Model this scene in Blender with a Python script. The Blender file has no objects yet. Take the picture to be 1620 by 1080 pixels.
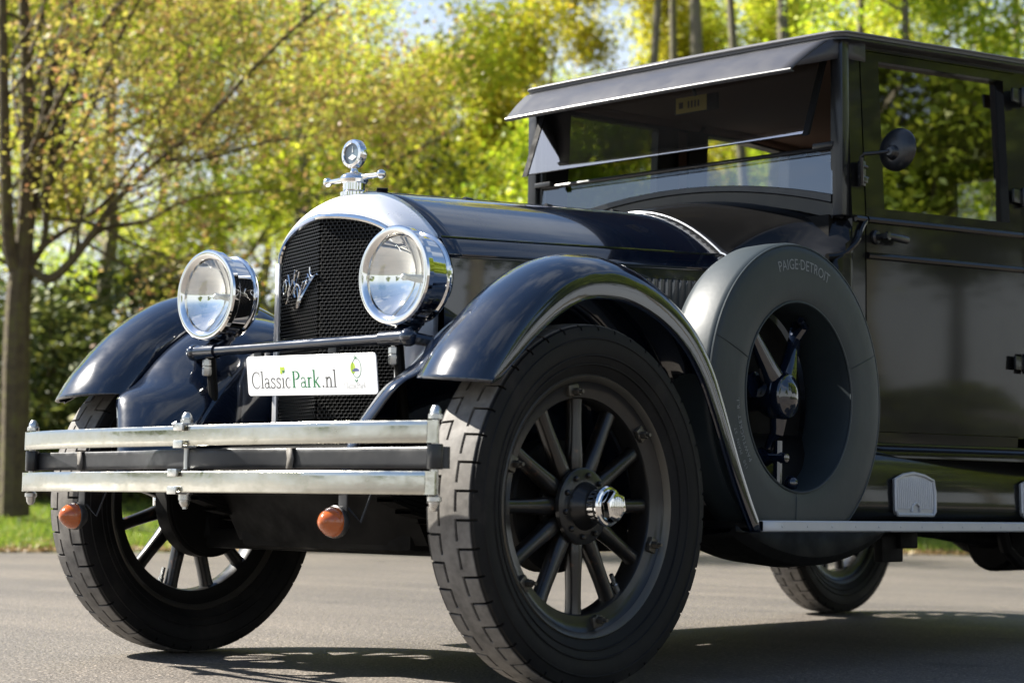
import bpy, bmesh, math, random
import numpy as np
from mathutils import Vector, Matrix
scene = bpy.context.scene
COL = scene.collection
R = math.radians
PI = math.pi
# ------------------------------------------------------------------ camera
cam_d = bpy.data.cameras.new("camera"); cam = bpy.data.objects.new("camera", cam_d); COL.objects.link(cam)
CP = Vector((3.46006, -3.25113, .41457))
CR = Vector((.74154, .67076, .01419)); CU = Vector((.04978, -.07611, .99586)); CF = Vector((-.66906, .73776, .08983))
M = Matrix(((CR.x, CU.x, -CF.x), (CR.y, CU.y, -CF.y), (CR.z, CU.z, -CF.z))).to_4x4(); M.translation = CP
cam.matrix_world = M
cam_d.sensor_width = 36; cam_d.lens = 2907.8 / 1620 * 36
cam_d.clip_start = .05; cam_d.clip_end = 3000
cam_d.dof.use_dof = True; cam_d.dof.focus_distance = 4.75; cam_d.dof.aperture_fstop = 4.0
scene.camera = cam
# ------------------------------------------------------------------ sky, sun, exposure
SUN = Vector((-.95, -.43, 1.0)).normalized()
elev = math.asin(SUN.z); azim = math.atan2(SUN.x, SUN.y)
w = bpy.data.worlds.new("World"); scene.world = w; w.use_nodes = True
nt = w.node_tree; nt.nodes.clear()
wo = nt.nodes.new('ShaderNodeOutputWorld'); bg = nt.nodes.new('ShaderNodeBackground'); sk = nt.nodes.new('ShaderNodeTexSky')
sk.sky_type = 'NISHITA'; sk.sun_disc = False; sk.sun_elevation = elev; sk.sun_rotation = azim
sk.air_density = 1.0; sk.dust_density = .35; sk.ozone_density = 3.0
bg.inputs['Strength'].default_value = .055
# pale haze near the horizon and thin broken cloud higher up
bg2 = nt.nodes.new('ShaderNodeBackground'); bg2.inputs[0].default_value = (.93, .97, 1, 1); bg2.inputs['Strength'].default_value = .36
mxw = nt.nodes.new('ShaderNodeMixShader'); tcw = nt.nodes.new('ShaderNodeTexCoord'); spw_ = nt.nodes.new('ShaderNodeSeparateXYZ')
nt.links.new(tcw.outputs['Generated'], spw_.inputs[0])
hz_ = nt.nodes.new('ShaderNodeMapRange'); hz_.interpolation_type = 'SMOOTHSTEP'; hz_.inputs[1].default_value = .12; hz_.inputs[2].default_value = .40; hz_.inputs[3].default_value = .92; hz_.inputs[4].default_value = .0
nt.links.new(spw_.outputs[2], hz_.inputs[0])
mpw = nt.nodes.new('ShaderNodeMapping'); mpw.inputs['Scale'].default_value = (1, 1, 2.6); nt.links.new(tcw.outputs['Generated'], mpw.inputs[0])
nzw = nt.nodes.new('ShaderNodeTexNoise'); nzw.inputs['Scale'].default_value = 2.3; nzw.inputs['Detail'].default_value = 8; nzw.inputs['Roughness'].default_value = .6
nt.links.new(mpw.outputs[0], nzw.inputs['Vector'])
crw = nt.nodes.new('ShaderNodeMapRange'); crw.interpolation_type = 'SMOOTHSTEP'; crw.inputs[1].default_value = .50; crw.inputs[2].default_value = .66; crw.inputs[4].default_value = .45
nt.links.new(nzw.outputs['Fac'], crw.inputs[0])
mxm = nt.nodes.new('ShaderNodeMath'); mxm.operation = 'MAXIMUM'; nt.links.new(hz_.outputs[0], mxm.inputs[0]); nt.links.new(crw.outputs[0], mxm.inputs[1])
nt.links.new(mxm.outputs[0], mxw.inputs[0]); nt.links.new(sk.outputs[0], bg.inputs[0]); nt.links.new(bg.outputs[0], mxw.inputs[1]); nt.links.new(bg2.outputs[0], mxw.inputs[2])
nt.links.new(mxw.outputs[0], wo.inputs[0])
sl = bpy.data.lights.new("sun", 'SUN'); sl.energy = 5.0; sl.angle = R(.55); sl.color = (1, .95, .86)
so = bpy.data.objects.new("sun", sl); COL.objects.link(so)
so.rotation_euler = SUN.to_track_quat('Z', 'Y').to_euler(); so.location = (0, 0, 30)
scene.view_settings.view_transform = 'Standard'; scene.view_settings.look = 'None'
scene.view_settings.exposure = 1.78; scene.view_settings.gamma = 1

# ------------------------------------------------------------------ helpers
def at(px, py, depth):
    return CP + (CF + CR * ((px - 810) / 2907.8) - CU * ((py - 540) / 2907.8)) * depth
def tag(o, label=None, cat=None, group=None, kind=None):
    if label: o['label'] = label
    if cat: o['category'] = cat
    if group: o['group'] = group
    if kind: o['kind'] = kind
    return o
class MB:
    def __init__(s): s.v = []; s.f = []
    def add(s, vs, fs):
        n = len(s.v); s.v.extend([tuple(p) for p in vs]); s.f.extend([tuple(i + n for i in f) for f in fs]); return s
    def grid(s, rows, closed_u=False, closed_v=False):
        nu = len(rows); nv = len(rows[0]); vs = [p for r in rows for p in r]; fs = []
        for i in range(nu if closed_u else nu - 1):
            for j in range(nv if closed_v else nv - 1):
                a = i * nv + j; b = i * nv + (j + 1) % nv; c = ((i + 1) % nu) * nv + (j + 1) % nv; d = ((i + 1) % nu) * nv + j
                fs.append((a, b, c, d))
        return s.add(vs, fs)
    def box(s, c, sz, bev=0, rot=None):
        hx, hy, hz = sz[0] / 2, sz[1] / 2, sz[2] / 2; b = min(bev, hx * .9, hy * .9, hz * .9); vs = []; fs = []
        if b <= 0:
            vs = [(x, y, z) for x in (-hx, hx) for y in (-hy, hy) for z in (-hz, hz)]
            fs = [(0, 1, 3, 2), (4, 6, 7, 5), (0, 4, 5, 1), (2, 3, 7, 6), (0, 2, 6, 4), (1, 5, 7, 3)]
        else:
            bm = bmesh.new(); bmesh.ops.create_cube(bm, size=1)
            for v in bm.verts: v.co = Vector((v.co.x * sz[0], v.co.y * sz[1], v.co.z * sz[2]))
            bmesh.ops.bevel(bm, geom=bm.edges[:], offset=b, segments=2, profile=.6, affect='EDGES')
            bm.verts.index_update(); vs = [tuple(v.co) for v in bm.verts]; fs = [tuple(v.index for v in f.verts) for f in bm.faces]; bm.free()
        m = rot.to_matrix() if hasattr(rot, 'to_matrix') else (rot or Matrix.Identity(3))
        c = Vector(c)
        return s.add([c + m @ Vector(p) for p in vs], fs)
    def lathe(s, prof, axis='x', c=(0, 0, 0), seg=48, close=False, frame=None, cap=False):
        c = Vector(c)
        if frame is None:
            A = {'x': Vector((1, 0, 0)), 'y': Vector((0, 1, 0)), 'z': Vector((0, 0, 1)), '-y': Vector((0, -1, 0)), '-x': Vector((-1, 0, 0))}[axis] if isinstance(axis, str) else Vector(axis).normalized()
        U = A.orthogonal().normalized(); V = A.cross(U)
        rows = []
        for r, a in prof:
            rows.append([c + A * a + (U * math.cos(t) + V * math.sin(t)) * r for t in [2 * PI * k / seg for k in range(seg)]])
        s.grid(rows, closed_u=close, closed_v=True)
        return s
    def tube(s, pts, rad, seg=8, cap=True, flat=1.0):
        pts = [Vector(p) for p in pts]; n = len(pts)
        rad = rad if hasattr(rad, '__len__') else [rad] * n
        rows = []; prevU = None
        for i in range(n):
            T = (pts[min(i + 1, n - 1)] - pts[max(i - 1, 0)])
            T = T.normalized() if T.length > 1e-9 else Vector((0, 0, 1))
            if prevU is None: U = T.orthogonal().normalized()
            else:
                U = prevU - T * prevU.dot(T); U = U.normalized() if U.length > 1e-6 else T.orthogonal().normalized()
            prevU = U; V = T.cross(U)
            rows.append([pts[i] + (U * math.cos(2 * PI * k / seg) + V * math.sin(2 * PI * k / seg) * flat) * rad[i] for k in range(seg)])
        n0 = len(s.v); s.grid(rows, closed_v=True)
        if cap:
            s.f.append(tuple(n0 + k for k in reversed(range(seg)))); s.f.append(tuple(n0 + (n - 1) * seg + k for k in range(seg)))
        return s
    def sphere(s, c, r, sc=(1, 1, 1), seg=20, rings=12):
        rows = []
        for i in range(rings + 1):
            th = PI * i / rings
            rows.append([(c[0] + r * sc[0] * math.sin(th) * math.cos(2 * PI * k / seg), c[1] + r * sc[1] * math.sin(th) * math.sin(2 * PI * k / seg), c[2] + r * sc[2] * math.cos(th)) for k in range(seg)])
        return s.grid(rows, closed_v=True)
    def prism(s, poly, d):
        # poly: list of 3D points, extruded by vector d
        n = len(poly); d = Vector(d); a = [Vector(p) for p in poly]
        return s.add(a + [p + d for p in a], [tuple(reversed(range(n))), tuple(range(n, 2 * n))] + [(i, (i + 1) % n, n + (i + 1) % n, n + i) for i in range(n)])
    def mirror(s):
        n = len(s.v); s.v += [(-p[0], p[1], p[2]) for p in s.v]; s.f += [tuple(i + n for i in reversed(f)) for f in s.f]; return s
    def build(s, name, mat, parent=None, smooth=True, angle=32, solid=0, bevel=0, subsurf=0, merge=True):
        me = bpy.data.meshes.new(name); me.from_pydata(s.v, [], s.f); me.update()
        bm = bmesh.new(); bm.from_mesh(me)
        if merge: bmesh.ops.remove_doubles(bm, verts=bm.verts[:], dist=1e-5)
        bmesh.ops.dissolve_degenerate(bm, edges=bm.edges[:], dist=1e-7)
        bmesh.ops.recalc_face_normals(bm, faces=bm.faces[:])
        ca = math.cos(R(angle))
        for f in bm.faces: f.smooth = smooth
        if smooth:
            for e in bm.edges:
                if len(e.link_faces) == 2 and e.link_faces[0].normal.dot(e.link_faces[1].normal) < ca: e.smooth = False
        bm.to_mesh(me); bm.free()
        me.materials.append(mat)
        o = bpy.data.objects.new(name, me); COL.objects.link(o)
        if parent: o.parent = parent
        if solid:
            m = o.modifiers.new("solid", 'SOLIDIFY'); m.thickness = solid; m.offset = -1
        if bevel:
            m = o.modifiers.new("bevel", 'BEVEL'); m.width = bevel; m.segments = 2; m.limit_method = 'ANGLE'; m.angle_limit = R(40)
        return o
def empty(name, loc=(0, 0, 0)):
    o = bpy.data.objects.new(name, None); COL.objects.link(o); o.location = loc; return o
def kids(o): return [c for c in bpy.data.objects if c.parent == o]
def copy_tree(o, parent=None):
    c = o.copy(); COL.objects.link(c)
    if parent is not None: c.parent = parent
    for k in kids(o): copy_tree(k, c)
    return c
def lerp(a, b, t): return a + (b - a) * t
def interp(x, xs, ys): return float(np.interp(x, xs, ys))
def smooth_curve(pts, n):
    # Catmull-Rom through pts, n samples in all
    P = [np.array(p, float) for p in pts]; P = [2 * P[0] - P[1]] + P + [2 * P[-1] - P[-2]]; out = []
    m = len(P) - 3
    for k in range(n):
        t = k / (n - 1) * m; i = min(int(t), m - 1); u = t - i
        a, b, c, d = P[i:i + 4]
        out.append(.5 * ((2 * b) + (-a + c) * u + (2 * a - 5 * b + 4 * c - d) * u * u + (-a + 3 * b - 3 * c + d) * u ** 3))
    return out

# ------------------------------------------------------------------ materials
def mat(name, base=(.5, .5, .5), rough=.5, metal=0., coat=0., coat_rough=.03, spec=.5, ior=1.5):
    m = bpy.data.materials.new(name); m.use_nodes = True
    b = m.node_tree.nodes['Principled BSDF']
    b.inputs['Base Color'].default_value = (*base, 1); b.inputs['Roughness'].default_value = rough; b.inputs['Metallic'].default_value = metal
    b.inputs['Coat Weight'].default_value = coat; b.inputs['Coat Roughness'].default_value = coat_rough
    b.inputs['Specular IOR Level'].default_value = spec; b.inputs['IOR'].default_value = ior
    return m
def N(m, t): return m.node_tree.nodes.new(t)
def L(m, a, b): m.node_tree.links.new(a, b)
def P(m): return m.node_tree.nodes['Principled BSDF']
def noise(m, scale, detail=4, rough=.55, coord='Object', vec=None):
    n = N(m, 'ShaderNodeTexNoise'); n.inputs['Scale'].default_value = scale; n.inputs['Detail'].default_value = detail; n.inputs['Roughness'].default_value = rough
    if vec is None:
        tc = N(m, 'ShaderNodeTexCoord'); vec = tc.outputs[coord]
    L(m, vec, n.inputs['Vector']); return n.outputs['Fac']
def ramp(m, fac, stops):
    r = N(m, 'ShaderNodeValToRGB'); L(m, fac, r.inputs[0])
    el = r.color_ramp.elements
    while len(el) < len(stops): el.new(.5)
    for e, (p, c) in zip(el, stops): e.position = p; e.color = (*c, 1) if len(c) == 3 else c
    return r.outputs[0]
def bump(m, fac, strength=.2, dist=.01):
    b = N(m, 'ShaderNodeBump'); b.inputs['Strength'].default_value = strength; b.inputs['Distance'].default_value = dist
    L(m, fac, b.inputs['Height']); L(m, b.outputs[0], P(m).inputs['Normal']); return b
def g(v): return (v, v, v)
def vary_rough(m, scale, lo, hi, a=.35, b=.7):
    f = noise(m, scale, 6, .6); c = ramp(m, f, [(a, g(lo)), (b, g(hi))]); L(m, c, P(m).inputs['Roughness'])

paint = mat("black_navy_gloss_paint", (.003, .006, .015), .22, 0, 1.0, .03, .16)
vary_rough(paint, 9, .12, .3); bump(paint, noise(paint, 3.5, 2), .012, .05); P(paint).inputs['Coat IOR'].default_value = 1.7
body_paint = mat("aged_black_body_paint", (.0045, .0044, .0045), .4, 0, .55, .05, .08)
vary_rough(body_paint, 5, .34, .5); bump(body_paint, noise(body_paint, 2.2, 3), .02, .05)
trim_paint = mat("satin_black_paint", (.008, .0085, .010), .36, 0, .3, .15, .4); vary_rough(trim_paint, 14, .3, .5)
under = mat("grimy_underside_and_shade_black", (.006, .0058, .0055), .7, 0, 0, .1, .12); vary_rough(under, 12, .5, .85)
chrome = mat("chrome_plate", (.80, .79, .77), .05, 1); vary_rough(chrome, 20, .03, .09)
old_chrome = mat("worn_chrome_plate", (.72, .71, .66), .16, 1)
f1 = noise(old_chrome, 15, 7, .7); L(old_chrome, ramp(old_chrome, f1, [(.3, g(.07)), (.55, g(.17)), (.78, g(.36))]), P(old_chrome).inputs['Roughness'])
L(old_chrome, ramp(old_chrome, f1, [(.25, (.58, .575, .53)), (.55, (.50, .49, .435)), (.78, (.36, .35, .285))]), P(old_chrome).inputs['Base Color'])
bump(old_chrome, noise(old_chrome, 7, 4), .14, .012)
nickel = mat("brushed_nickel", (.86, .86, .87), .33, .68); vary_rough(nickel, 8, .27, .38)
alu = mat("cast_aluminium", (.46, .47, .49), .5, .3); vary_rough(alu, 30, .42, .6)
steel = mat("dull_steel_hardware", (.55, .55, .53), .3, 1); vary_rough(steel, 40, .2, .45)
rubber = mat("black_tyre_rubber", (.012, .0118, .012), .6, 0, 0, .1, .17)
fr = noise(rubber, 18, 8, .65)
L(rubber, ramp(rubber, fr, [(.3, (.005, .005, .0055)), (.7, (.010, .0097, .010))]), P(rubber).inputs['Base Color'])
bump(rubber, noise(rubber, 160, 3), .12, .002)
# the running surface of the tyre is dusty: wear set by distance from the wheel's axle
tc = N(rubber, 'ShaderNodeTexCoord'); sx_ = N(rubber, 'ShaderNodeSeparateXYZ'); L(rubber, tc.outputs['Object'], sx_.inputs[0])
cx_ = N(rubber, 'ShaderNodeCombineXYZ'); L(rubber, sx_.outputs[1], cx_.inputs[1]); L(rubber, sx_.outputs[2], cx_.inputs[2])
ln = N(rubber, 'ShaderNodeVectorMath'); ln.operation = 'LENGTH'; L(rubber, cx_.outputs[0], ln.inputs[0])
mr = N(rubber, 'ShaderNodeMapRange'); mr.inputs[1].default_value = .4125; mr.inputs[2].default_value = .4155; L(rubber, ln.outputs['Value'], mr.inputs[0])
mxr = N(rubber, 'ShaderNodeMix'); mxr.data_type = 'RGBA'; L(rubber, mr.outputs[0], mxr.inputs[0])
dz_ = noise(rubber, 5.5, 8, .68); L(rubber, ramp(rubber, dz_, [(.34, (.0045, .0045, .005)), (.52, (.009, .0088, .009)), (.66, (.022, .020, .018))]), mxr.inputs[6]); L(rubber, ramp(rubber, dz_, [(.35, g(.48)), (.65, g(.72))]), P(rubber).inputs['Roughness'])
L(rubber, ramp(rubber, noise(rubber, 40, 6), [(.3, (.11, .103, .095)), (.7, (.195, .183, .168))]), mxr.inputs[7])
L(rubber, mxr.outputs[2], P(rubber).inputs['Base Color'])
wood = mat("black_painted_wood_spokes", (.02, .016, .013), .36, 0, .5, .16, .3)
fw = noise(wood, 45, 8, .7)
L(wood, ramp(wood, fw, [(.52, (.006, .0055, .005)), (.60, (.011, .008, .006)), (.68, (.07, .034, .016))]), P(wood).inputs['Base Color']); bump(wood, fw, .08, .003)
rim_mat = mat("dull_rim_metal", (.085, .078, .065), .34, .6); vary_rough(rim_mat, 25, .3, .5)
felloe = mat("dark_felloe_paint", (.009, .0085, .008), .42, 0, .45, .14, .25); vary_rough(felloe, 30, .34, .55)
vinyl = mat("grey_green_vinyl", (.027,.036,.042), .5, 0, 0, .1, .4)
fv = noise(vinyl, 5, 5); L(vinyl, ramp(vinyl, fv, [(.3, (.015, .0225, .027)), (.7, (.023, .032, .037))]), P(vinyl).inputs['Base Color'])
bump(vinyl, noise(vinyl, 7, 5), .16, .012)
print_grey = mat("faded_silver_print", (.17, .185, .195), .6)
plate_white = mat("white_plate", (.80, .80, .80), .25, 0, .3)
ink_grey = mat("grey_ink", (.06, .06, .055), .5); ink_green = mat("green_ink", (.01, .16, .05), .5)
ink_lime = mat("lime_ink", (.42, .55, .04), .5); ink_pale = mat("pale_grey_ink", (.42, .42, .40), .5); ink_blue = mat("blue_ink", (.08, .10, .25), .5)
visor_mat = mat("weathered_grey_visor_cloth", (.045, .0445, .05), .42, 0, .1, .2, .35); vary_rough(visor_mat, 11, .36, .52)
spring_mat = mat("grey_black_spring_steel", (.028, .029, .032), .42, .2); vary_rough(spring_mat, 30, .3, .55)
grille_mat = mat("black_enamel_honeycomb", (.003, .003, .003), .3, 0, .2, .12, .3)
brown_cloth = mat("brown_headlining_cloth", (.11, .056, .036), .9); bump(brown_cloth, noise(brown_cloth, 300, 2), .2, .002)
leather = mat("dark_brown_leather", (.03, .018, .012), .5)
roof_cloth = mat("black_leathercloth", (.10, .098, .102), .5, 0, 0, .1, .45); bump(roof_cloth, noise(roof_cloth, 220, 3), .35, .002)
dial_mat = mat("blue_grey_dial", (.12, .17, .22), .3)
sticker_mat = mat("yellow_paper", (.42, .33, .08), .7)
bulb_glass = mat("frosted_bulb", (.7, .7, .68), .2)
def glass_mat(name, tint=(.96, .98, .97), ior=1.5, boost=1.0, rough=.0):
    m = bpy.data.materials.new(name); m.use_nodes = True; m.node_tree.nodes.clear()
    o = N(m, 'ShaderNodeOutputMaterial'); mx = N(m, 'ShaderNodeMixShader'); t = N(m, 'ShaderNodeBsdfTransparent'); gl = N(m, 'ShaderNodeBsdfGlossy')
    t.inputs[0].default_value = (*tint, 1); gl.inputs['Roughness'].default_value = rough
    lw = N(m, 'ShaderNodeLayerWeight'); lw.inputs[0].default_value = .5      # two-sided Schlick reflectance of a thin pane
    pw = N(m, 'ShaderNodeMath'); pw.operation = 'POWER'; pw.inputs[1].default_value = 5; L(m, lw.outputs['Facing'], pw.inputs[0])
    mm = N(m, 'ShaderNodeMath'); mm.operation = 'MULTIPLY_ADD'; mm.inputs[1].default_value = .9; mm.inputs[2].default_value = .075 * boost; mm.use_clamp = True
    L(m, pw.outputs[0], mm.inputs[0]); L(m, mm.outputs[0], mx.inputs[0]); L(m, t.outputs[0], mx.inputs[1]); L(m, gl.outputs[0], mx.inputs[2]); L(m, mx.outputs[0], o.inputs[0])
    return m
pane_glass = glass_mat("swung_pane_glass", (.9, .93, .92), 1.5, 6.5)
glass = glass_mat("clear_window_glass", (.90, .93, .92), 1.5, 2.6)
tint_glass = glass_mat("cabin_shade_side_glass", (.34, .37, .35), 1.5, 3.0)  # dark tint puts the shade of the cabin into the door glass
lens_glass = glass_mat("clear_lens_glass", (.97, .98, .97), 1.5, 1.3)
mirror_mat = mat("silvered_reflector", (.9, .9, .88), .04, 1)
amber = mat("amber_lens", (.55, .12, .015), .12, 0, .6, .03)
P(amber).inputs['Transmission Weight'].default_value = .35
P(amber).inputs['Subsurface Weight'].default_value = .0

# ------------------------------------------------------------------ ground
asphalt = mat("sunlit_asphalt", (.2, .19, .175), .58, 0, 0, .1, .55)
vo = N(asphalt, 'ShaderNodeTexVoronoi'); vo.inputs['Scale'].default_value = 120; tcg = N(asphalt, 'ShaderNodeTexCoord'); L(asphalt, tcg.outputs['Object'], vo.inputs['Vector'])
big = noise(asphalt, .55, 6, .6); fine = noise(asphalt, 60, 6, .7)
c1 = ramp(asphalt, fine, [(.3, (.052, .045, .039)), (.52, (.118, .103, .089)), (.74, (.26, .232, .205))])
c2 = ramp(asphalt, big, [(.32, (.74, .745, .76)), (.5, (.98, .97, .95)), (.68, (1.16, 1.13, 1.08))])
mxa = N(asphalt, 'ShaderNodeMix'); mxa.data_type = 'RGBA'; mxa.blend_type = 'MULTIPLY'; mxa.inputs[0].default_value = 1
L(asphalt, c1, mxa.inputs[6]); L(asphalt, c2, mxa.inputs[7])
sp = ramp(asphalt, vo.outputs['Distance'], [(0, (1.7, 1.65, 1.6)), (.16, (1, 1, 1)), (.6, (.85, .85, .85))])
mxb = N(asphalt, 'ShaderNodeMix'); mxb.data_type = 'RGBA'; mxb.blend_type = 'MULTIPLY'; mxb.inputs[0].default_value = .7
L(asphalt, mxa.outputs[2], mxb.inputs[6]); L(asphalt, sp, mxb.inputs[7]); L(asphalt, mxb.outputs[2], P(asphalt).inputs['Base Color'])
mpa = N(asphalt, 'ShaderNodeMapping'); mpa.inputs['Rotation'].default_value = (0, 0, .7); mpa.inputs['Scale'].default_value = (.25, 2.2, 1); L(asphalt, tcg.outputs['Object'], mpa.inputs[0])
st1 = ramp(asphalt, noise(asphalt, 1.3, 5, .6, vec=mpa.outputs[0]), [(.40, (.80, .80, .81)), (.56, (1, 1, 1)), (.72, (1.10, 1.09, 1.07))])
st2 = ramp(asphalt, noise(asphalt, 2.6, 3, .5), [(.27, (.62, .62, .64)), (.36, (1, 1, 1))])
for st in (st1, st2):
    mz = N(asphalt, 'ShaderNodeMix'); mz.data_type = 'RGBA'; mz.blend_type = 'MULTIPLY'; mz.inputs[0].default_value = 1
    src = P(asphalt).inputs['Base Color'].links[0].from_socket; L(asphalt, src, mz.inputs[6]); L(asphalt, st, mz.inputs[7]); L(asphalt, mz.outputs[2], P(asphalt).inputs['Base Color'])
vs = N(asphalt, 'ShaderNodeTexVoronoi'); vs.inputs['Scale'].default_value = 210; L(asphalt, tcg.outputs['Object'], vs.inputs['Vector'])
sr_ = N(asphalt, 'ShaderNodeSeparateColor'); L(asphalt, vs.outputs['Color'], sr_.inputs[0])
spk = ramp(asphalt, sr_.outputs[0], [(.0, (.8, .8, .8)), (.5, (1, 1, 1)), (.93, (1.05, 1.05, 1.05)), (.96, (2.6, 2.5, 2.35))])
mz = N(asphalt, 'ShaderNodeMix'); mz.data_type = 'RGBA'; mz.blend_type = 'MULTIPLY'; mz.inputs[0].default_value = .85
src = P(asphalt).inputs['Base Color'].links[0].from_socket; L(asphalt, src, mz.inputs[6]); L(asphalt, spk, mz.inputs[7]); L(asphalt, mz.outputs[2], P(asphalt).inputs['Base Color'])
adm = N(asphalt, 'ShaderNodeMath'); adm.operation = 'ADD'; L(asphalt, fine, adm.inputs[0]); L(asphalt, vo.outputs['Distance'], adm.inputs[1])
bump(asphalt, adm.outputs[0], .55, .006)
# verge edge in camera depth D(u): u is the sideways slope; the line was measured in the photograph
def verge_pt(u, D): return CP + (CF.xy.to_3d() + CR.xy.to_3d() * u) * D
mb = MB(); mb.grid([[(x, y, 0) for x in np.linspace(-70, 70, 15)] for y in np.linspace(-70, 70, 15)])
road = mb.build("road", asphalt); tag(road, kind='structure')
soil = mat("mossy_ground", (.06, .07, .02), .95)
fs_ = noise(soil, 1.6, 8, .7)
L(soil, ramp(soil, fs_, [(.3, (.05, .035, .018)), (.5, (.07, .085, .02)), (.7, (.10, .14, .025))]), P(soil).inputs['Base Color'])
bump(soil, noise(soil, 14, 6), .8, .05)
US = np.linspace(-.62, .62, 63)
def D0(u): return interp(u, [-.62, -.28, 0, .13, .28, .62], [14.0, 14.7, 17.3, 19.3, 18.4, 18.0])
def ground_h(u, D):
    d = D - D0(u)
    return 0 if d <= 0 else min(.075 * d, .9) - .10 * (1 - math.exp(-d * 3)) * 0
rng = np.random.RandomState(4)
rows = []
DS = [-.25, 0, .3, .7, 1.2, 2, 3, 4.5, 6.5, 9, 12, 16, 24, 40, 70]
for k, dd in enumerate(DS):
    row = []
    for u in US:
        j = .12 * math.sin(u * 37) + .08 * math.sin(u * 91 + 1)
        q = verge_pt(u, D0(u) + dd + (j if k > 0 else j))
        row.append((q.x, q.y, -.03 if k == 0 else .012 + ground_h(u, D0(u) + dd)))
    rows.append(row)
vg = MB().grid(rows).build("verge", soil); tag(vg, kind='structure')
# far lawn round the yard (only seen in reflections)
mb = MB()
for x0, x1, y0, y1 in ((-700, -70, -700, 700), (70, 700, -700, 700), (-70, 70, -700, -70), (-70, 70, 70, 700)):
    mb.add([(x0, y0, -.02), (x1, y0, -.02), (x1, y1, -.02), (x0, y1, -.02)], [(0, 1, 2, 3)])
tag(mb.build("ground", soil), kind='structure')

# ------------------------------------------------------------------ vegetation
def leaf_mat(name, cols, trans=.5, rough=.5):
    m = bpy.data.materials.new(name); m.use_nodes = True; m.node_tree.nodes.clear()
    o = N(m, 'ShaderNodeOutputMaterial'); ge = N(m, 'ShaderNodeNewGeometry')
    c = ramp(m, ge.outputs['Random Per Island'], cols)
    d = N(m, 'ShaderNodeBsdfDiffuse'); t = N(m, 'ShaderNodeBsdfTranslucent'); gl = N(m, 'ShaderNodeBsdfGlossy'); gl.inputs['Roughness'].default_value = rough
    L(m, c, d.inputs[0]); L(m, c, t.inputs[0])
    a = N(m, 'ShaderNodeMixShader'); a.inputs[0].default_value = trans; L(m, d.outputs[0], a.inputs[1]); L(m, t.outputs[0], a.inputs[2])
    b = N(m, 'ShaderNodeMixShader'); b.inputs[0].default_value = .035; L(m, a.outputs[0], b.inputs[1]); L(m, gl.outputs[0], b.inputs[2])
    gl.inputs[0].default_value = (.9, .9, .9, 1)
    L(m, b.outputs[0], o.inputs[0]); return m
def bark_mat(name, a, b, c):
    m = mat(name, a, .9); f = noise(m, 9, 8, .7); L(m, ramp(m, f, [(.3, a), (.5, b), (.72, c)]), P(m).inputs['Base Color']); bump(m, noise(m, 30, 6), .6, .02); return m
LK = 1.0
bark_moss = bark_mat("mossy_bark", (.04, .027, .017), (.085, .063, .033), (.12, .115, .028))
bark_grey = bark_mat("grey_green_bark", (.10, .085, .06), (.16, .14, .095), (.15, .155, .06))
leaf_copper = leaf_mat("copper_young_leaf", [(0, (0.387, 0.173, 0.083)), (.16, (0.407, 0.255, 0.094)), (.42, (0.427, 0.357, 0.077)), (1, (0.387, 0.408, 0.055))], .52)
leaf_lime = leaf_mat("lime_green_leaf", [(0, (0.277, 0.363, 0.023)), (.5, (0.463, 0.516, 0.032)), (.85, (0.625, 0.621, 0.052)), (1, (0.578, 0.480, 0.057))], .58)
leaf_olive = leaf_mat("olive_spring_leaf", [(0, (0.301, 0.308, 0.021)), (.5, (0.482, 0.461, 0.030)), (.85, (0.650, 0.581, 0.046)), (1, (0.578, 0.403, 0.057))], .58)
leaf_fresh = leaf_mat("fresh_green_leaf", [(0, (0.220, 0.345, 0.018)), (.6, (0.426, 0.529, 0.028)), (1, (0.618, 0.621, 0.052))], .58)
leaf_mid = leaf_mat("deep_green_hedge_leaf", [(0, (0.117, 0.182, 0.016)), (.5, (0.221, 0.294, 0.021)), (.85, (0.364, 0.434, 0.029)), (1, (0.416, 0.434, 0.046))], .5)
leaf_dark = leaf_mat("dark_laurel_leaf", [(0, (.04, .06, .016)), (.5, (.09, .115, .024)), (.85, (.17, .19, .035)), (1, (.24, .22, .05))], .35, .55)
def leaves(pts, size, rs, up=.5, jit=.5, aspect=.62):
    pts = np.asarray(pts, float); n = len(pts)
    nr = rs.normal(size=(n, 3)); nr[:, 2] = np.abs(nr[:, 2]) * .8 + up; nr /= np.linalg.norm(nr, axis=1)[:, None]
    t = rs.normal(size=(n, 3)); t -= nr * (t * nr).sum(1)[:, None]; t /= np.linalg.norm(t, axis=1)[:, None]; b = np.cross(nr, t)
    s = (size * (1 + jit * (rs.rand(n) - .5) * 2))[:, None]
    q = np.stack([pts - t * s * .6, pts + b * s * aspect * .5 + nr * s * .08, pts + t * s * .6 - nr * s * .10, pts - b * s * aspect * .5 + nr * s * .08], 1).reshape(-1, 3)
    return q
def leaf_obj(name, q, m, parent):
    n = len(q) // 4
    me = bpy.data.meshes.new(name); me.vertices.add(len(q)); me.vertices.foreach_set('co', q.astype(np.float32).ravel())
    me.loops.add(4 * n); me.loops.foreach_set('vertex_index', np.arange(4 * n, dtype=np.int32))
    me.polygons.add(n); me.polygons.foreach_set('loop_start', np.arange(0, 4 * n, 4, dtype=np.int32)); me.polygons.foreach_set('loop_total', np.full(n, 4, dtype=np.int32))
    me.update(calc_edges=True); me.validate(); me.materials.append(m)
    o = bpy.data.objects.new(name, me); COL.objects.link(o); o.parent = parent; return o
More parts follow.
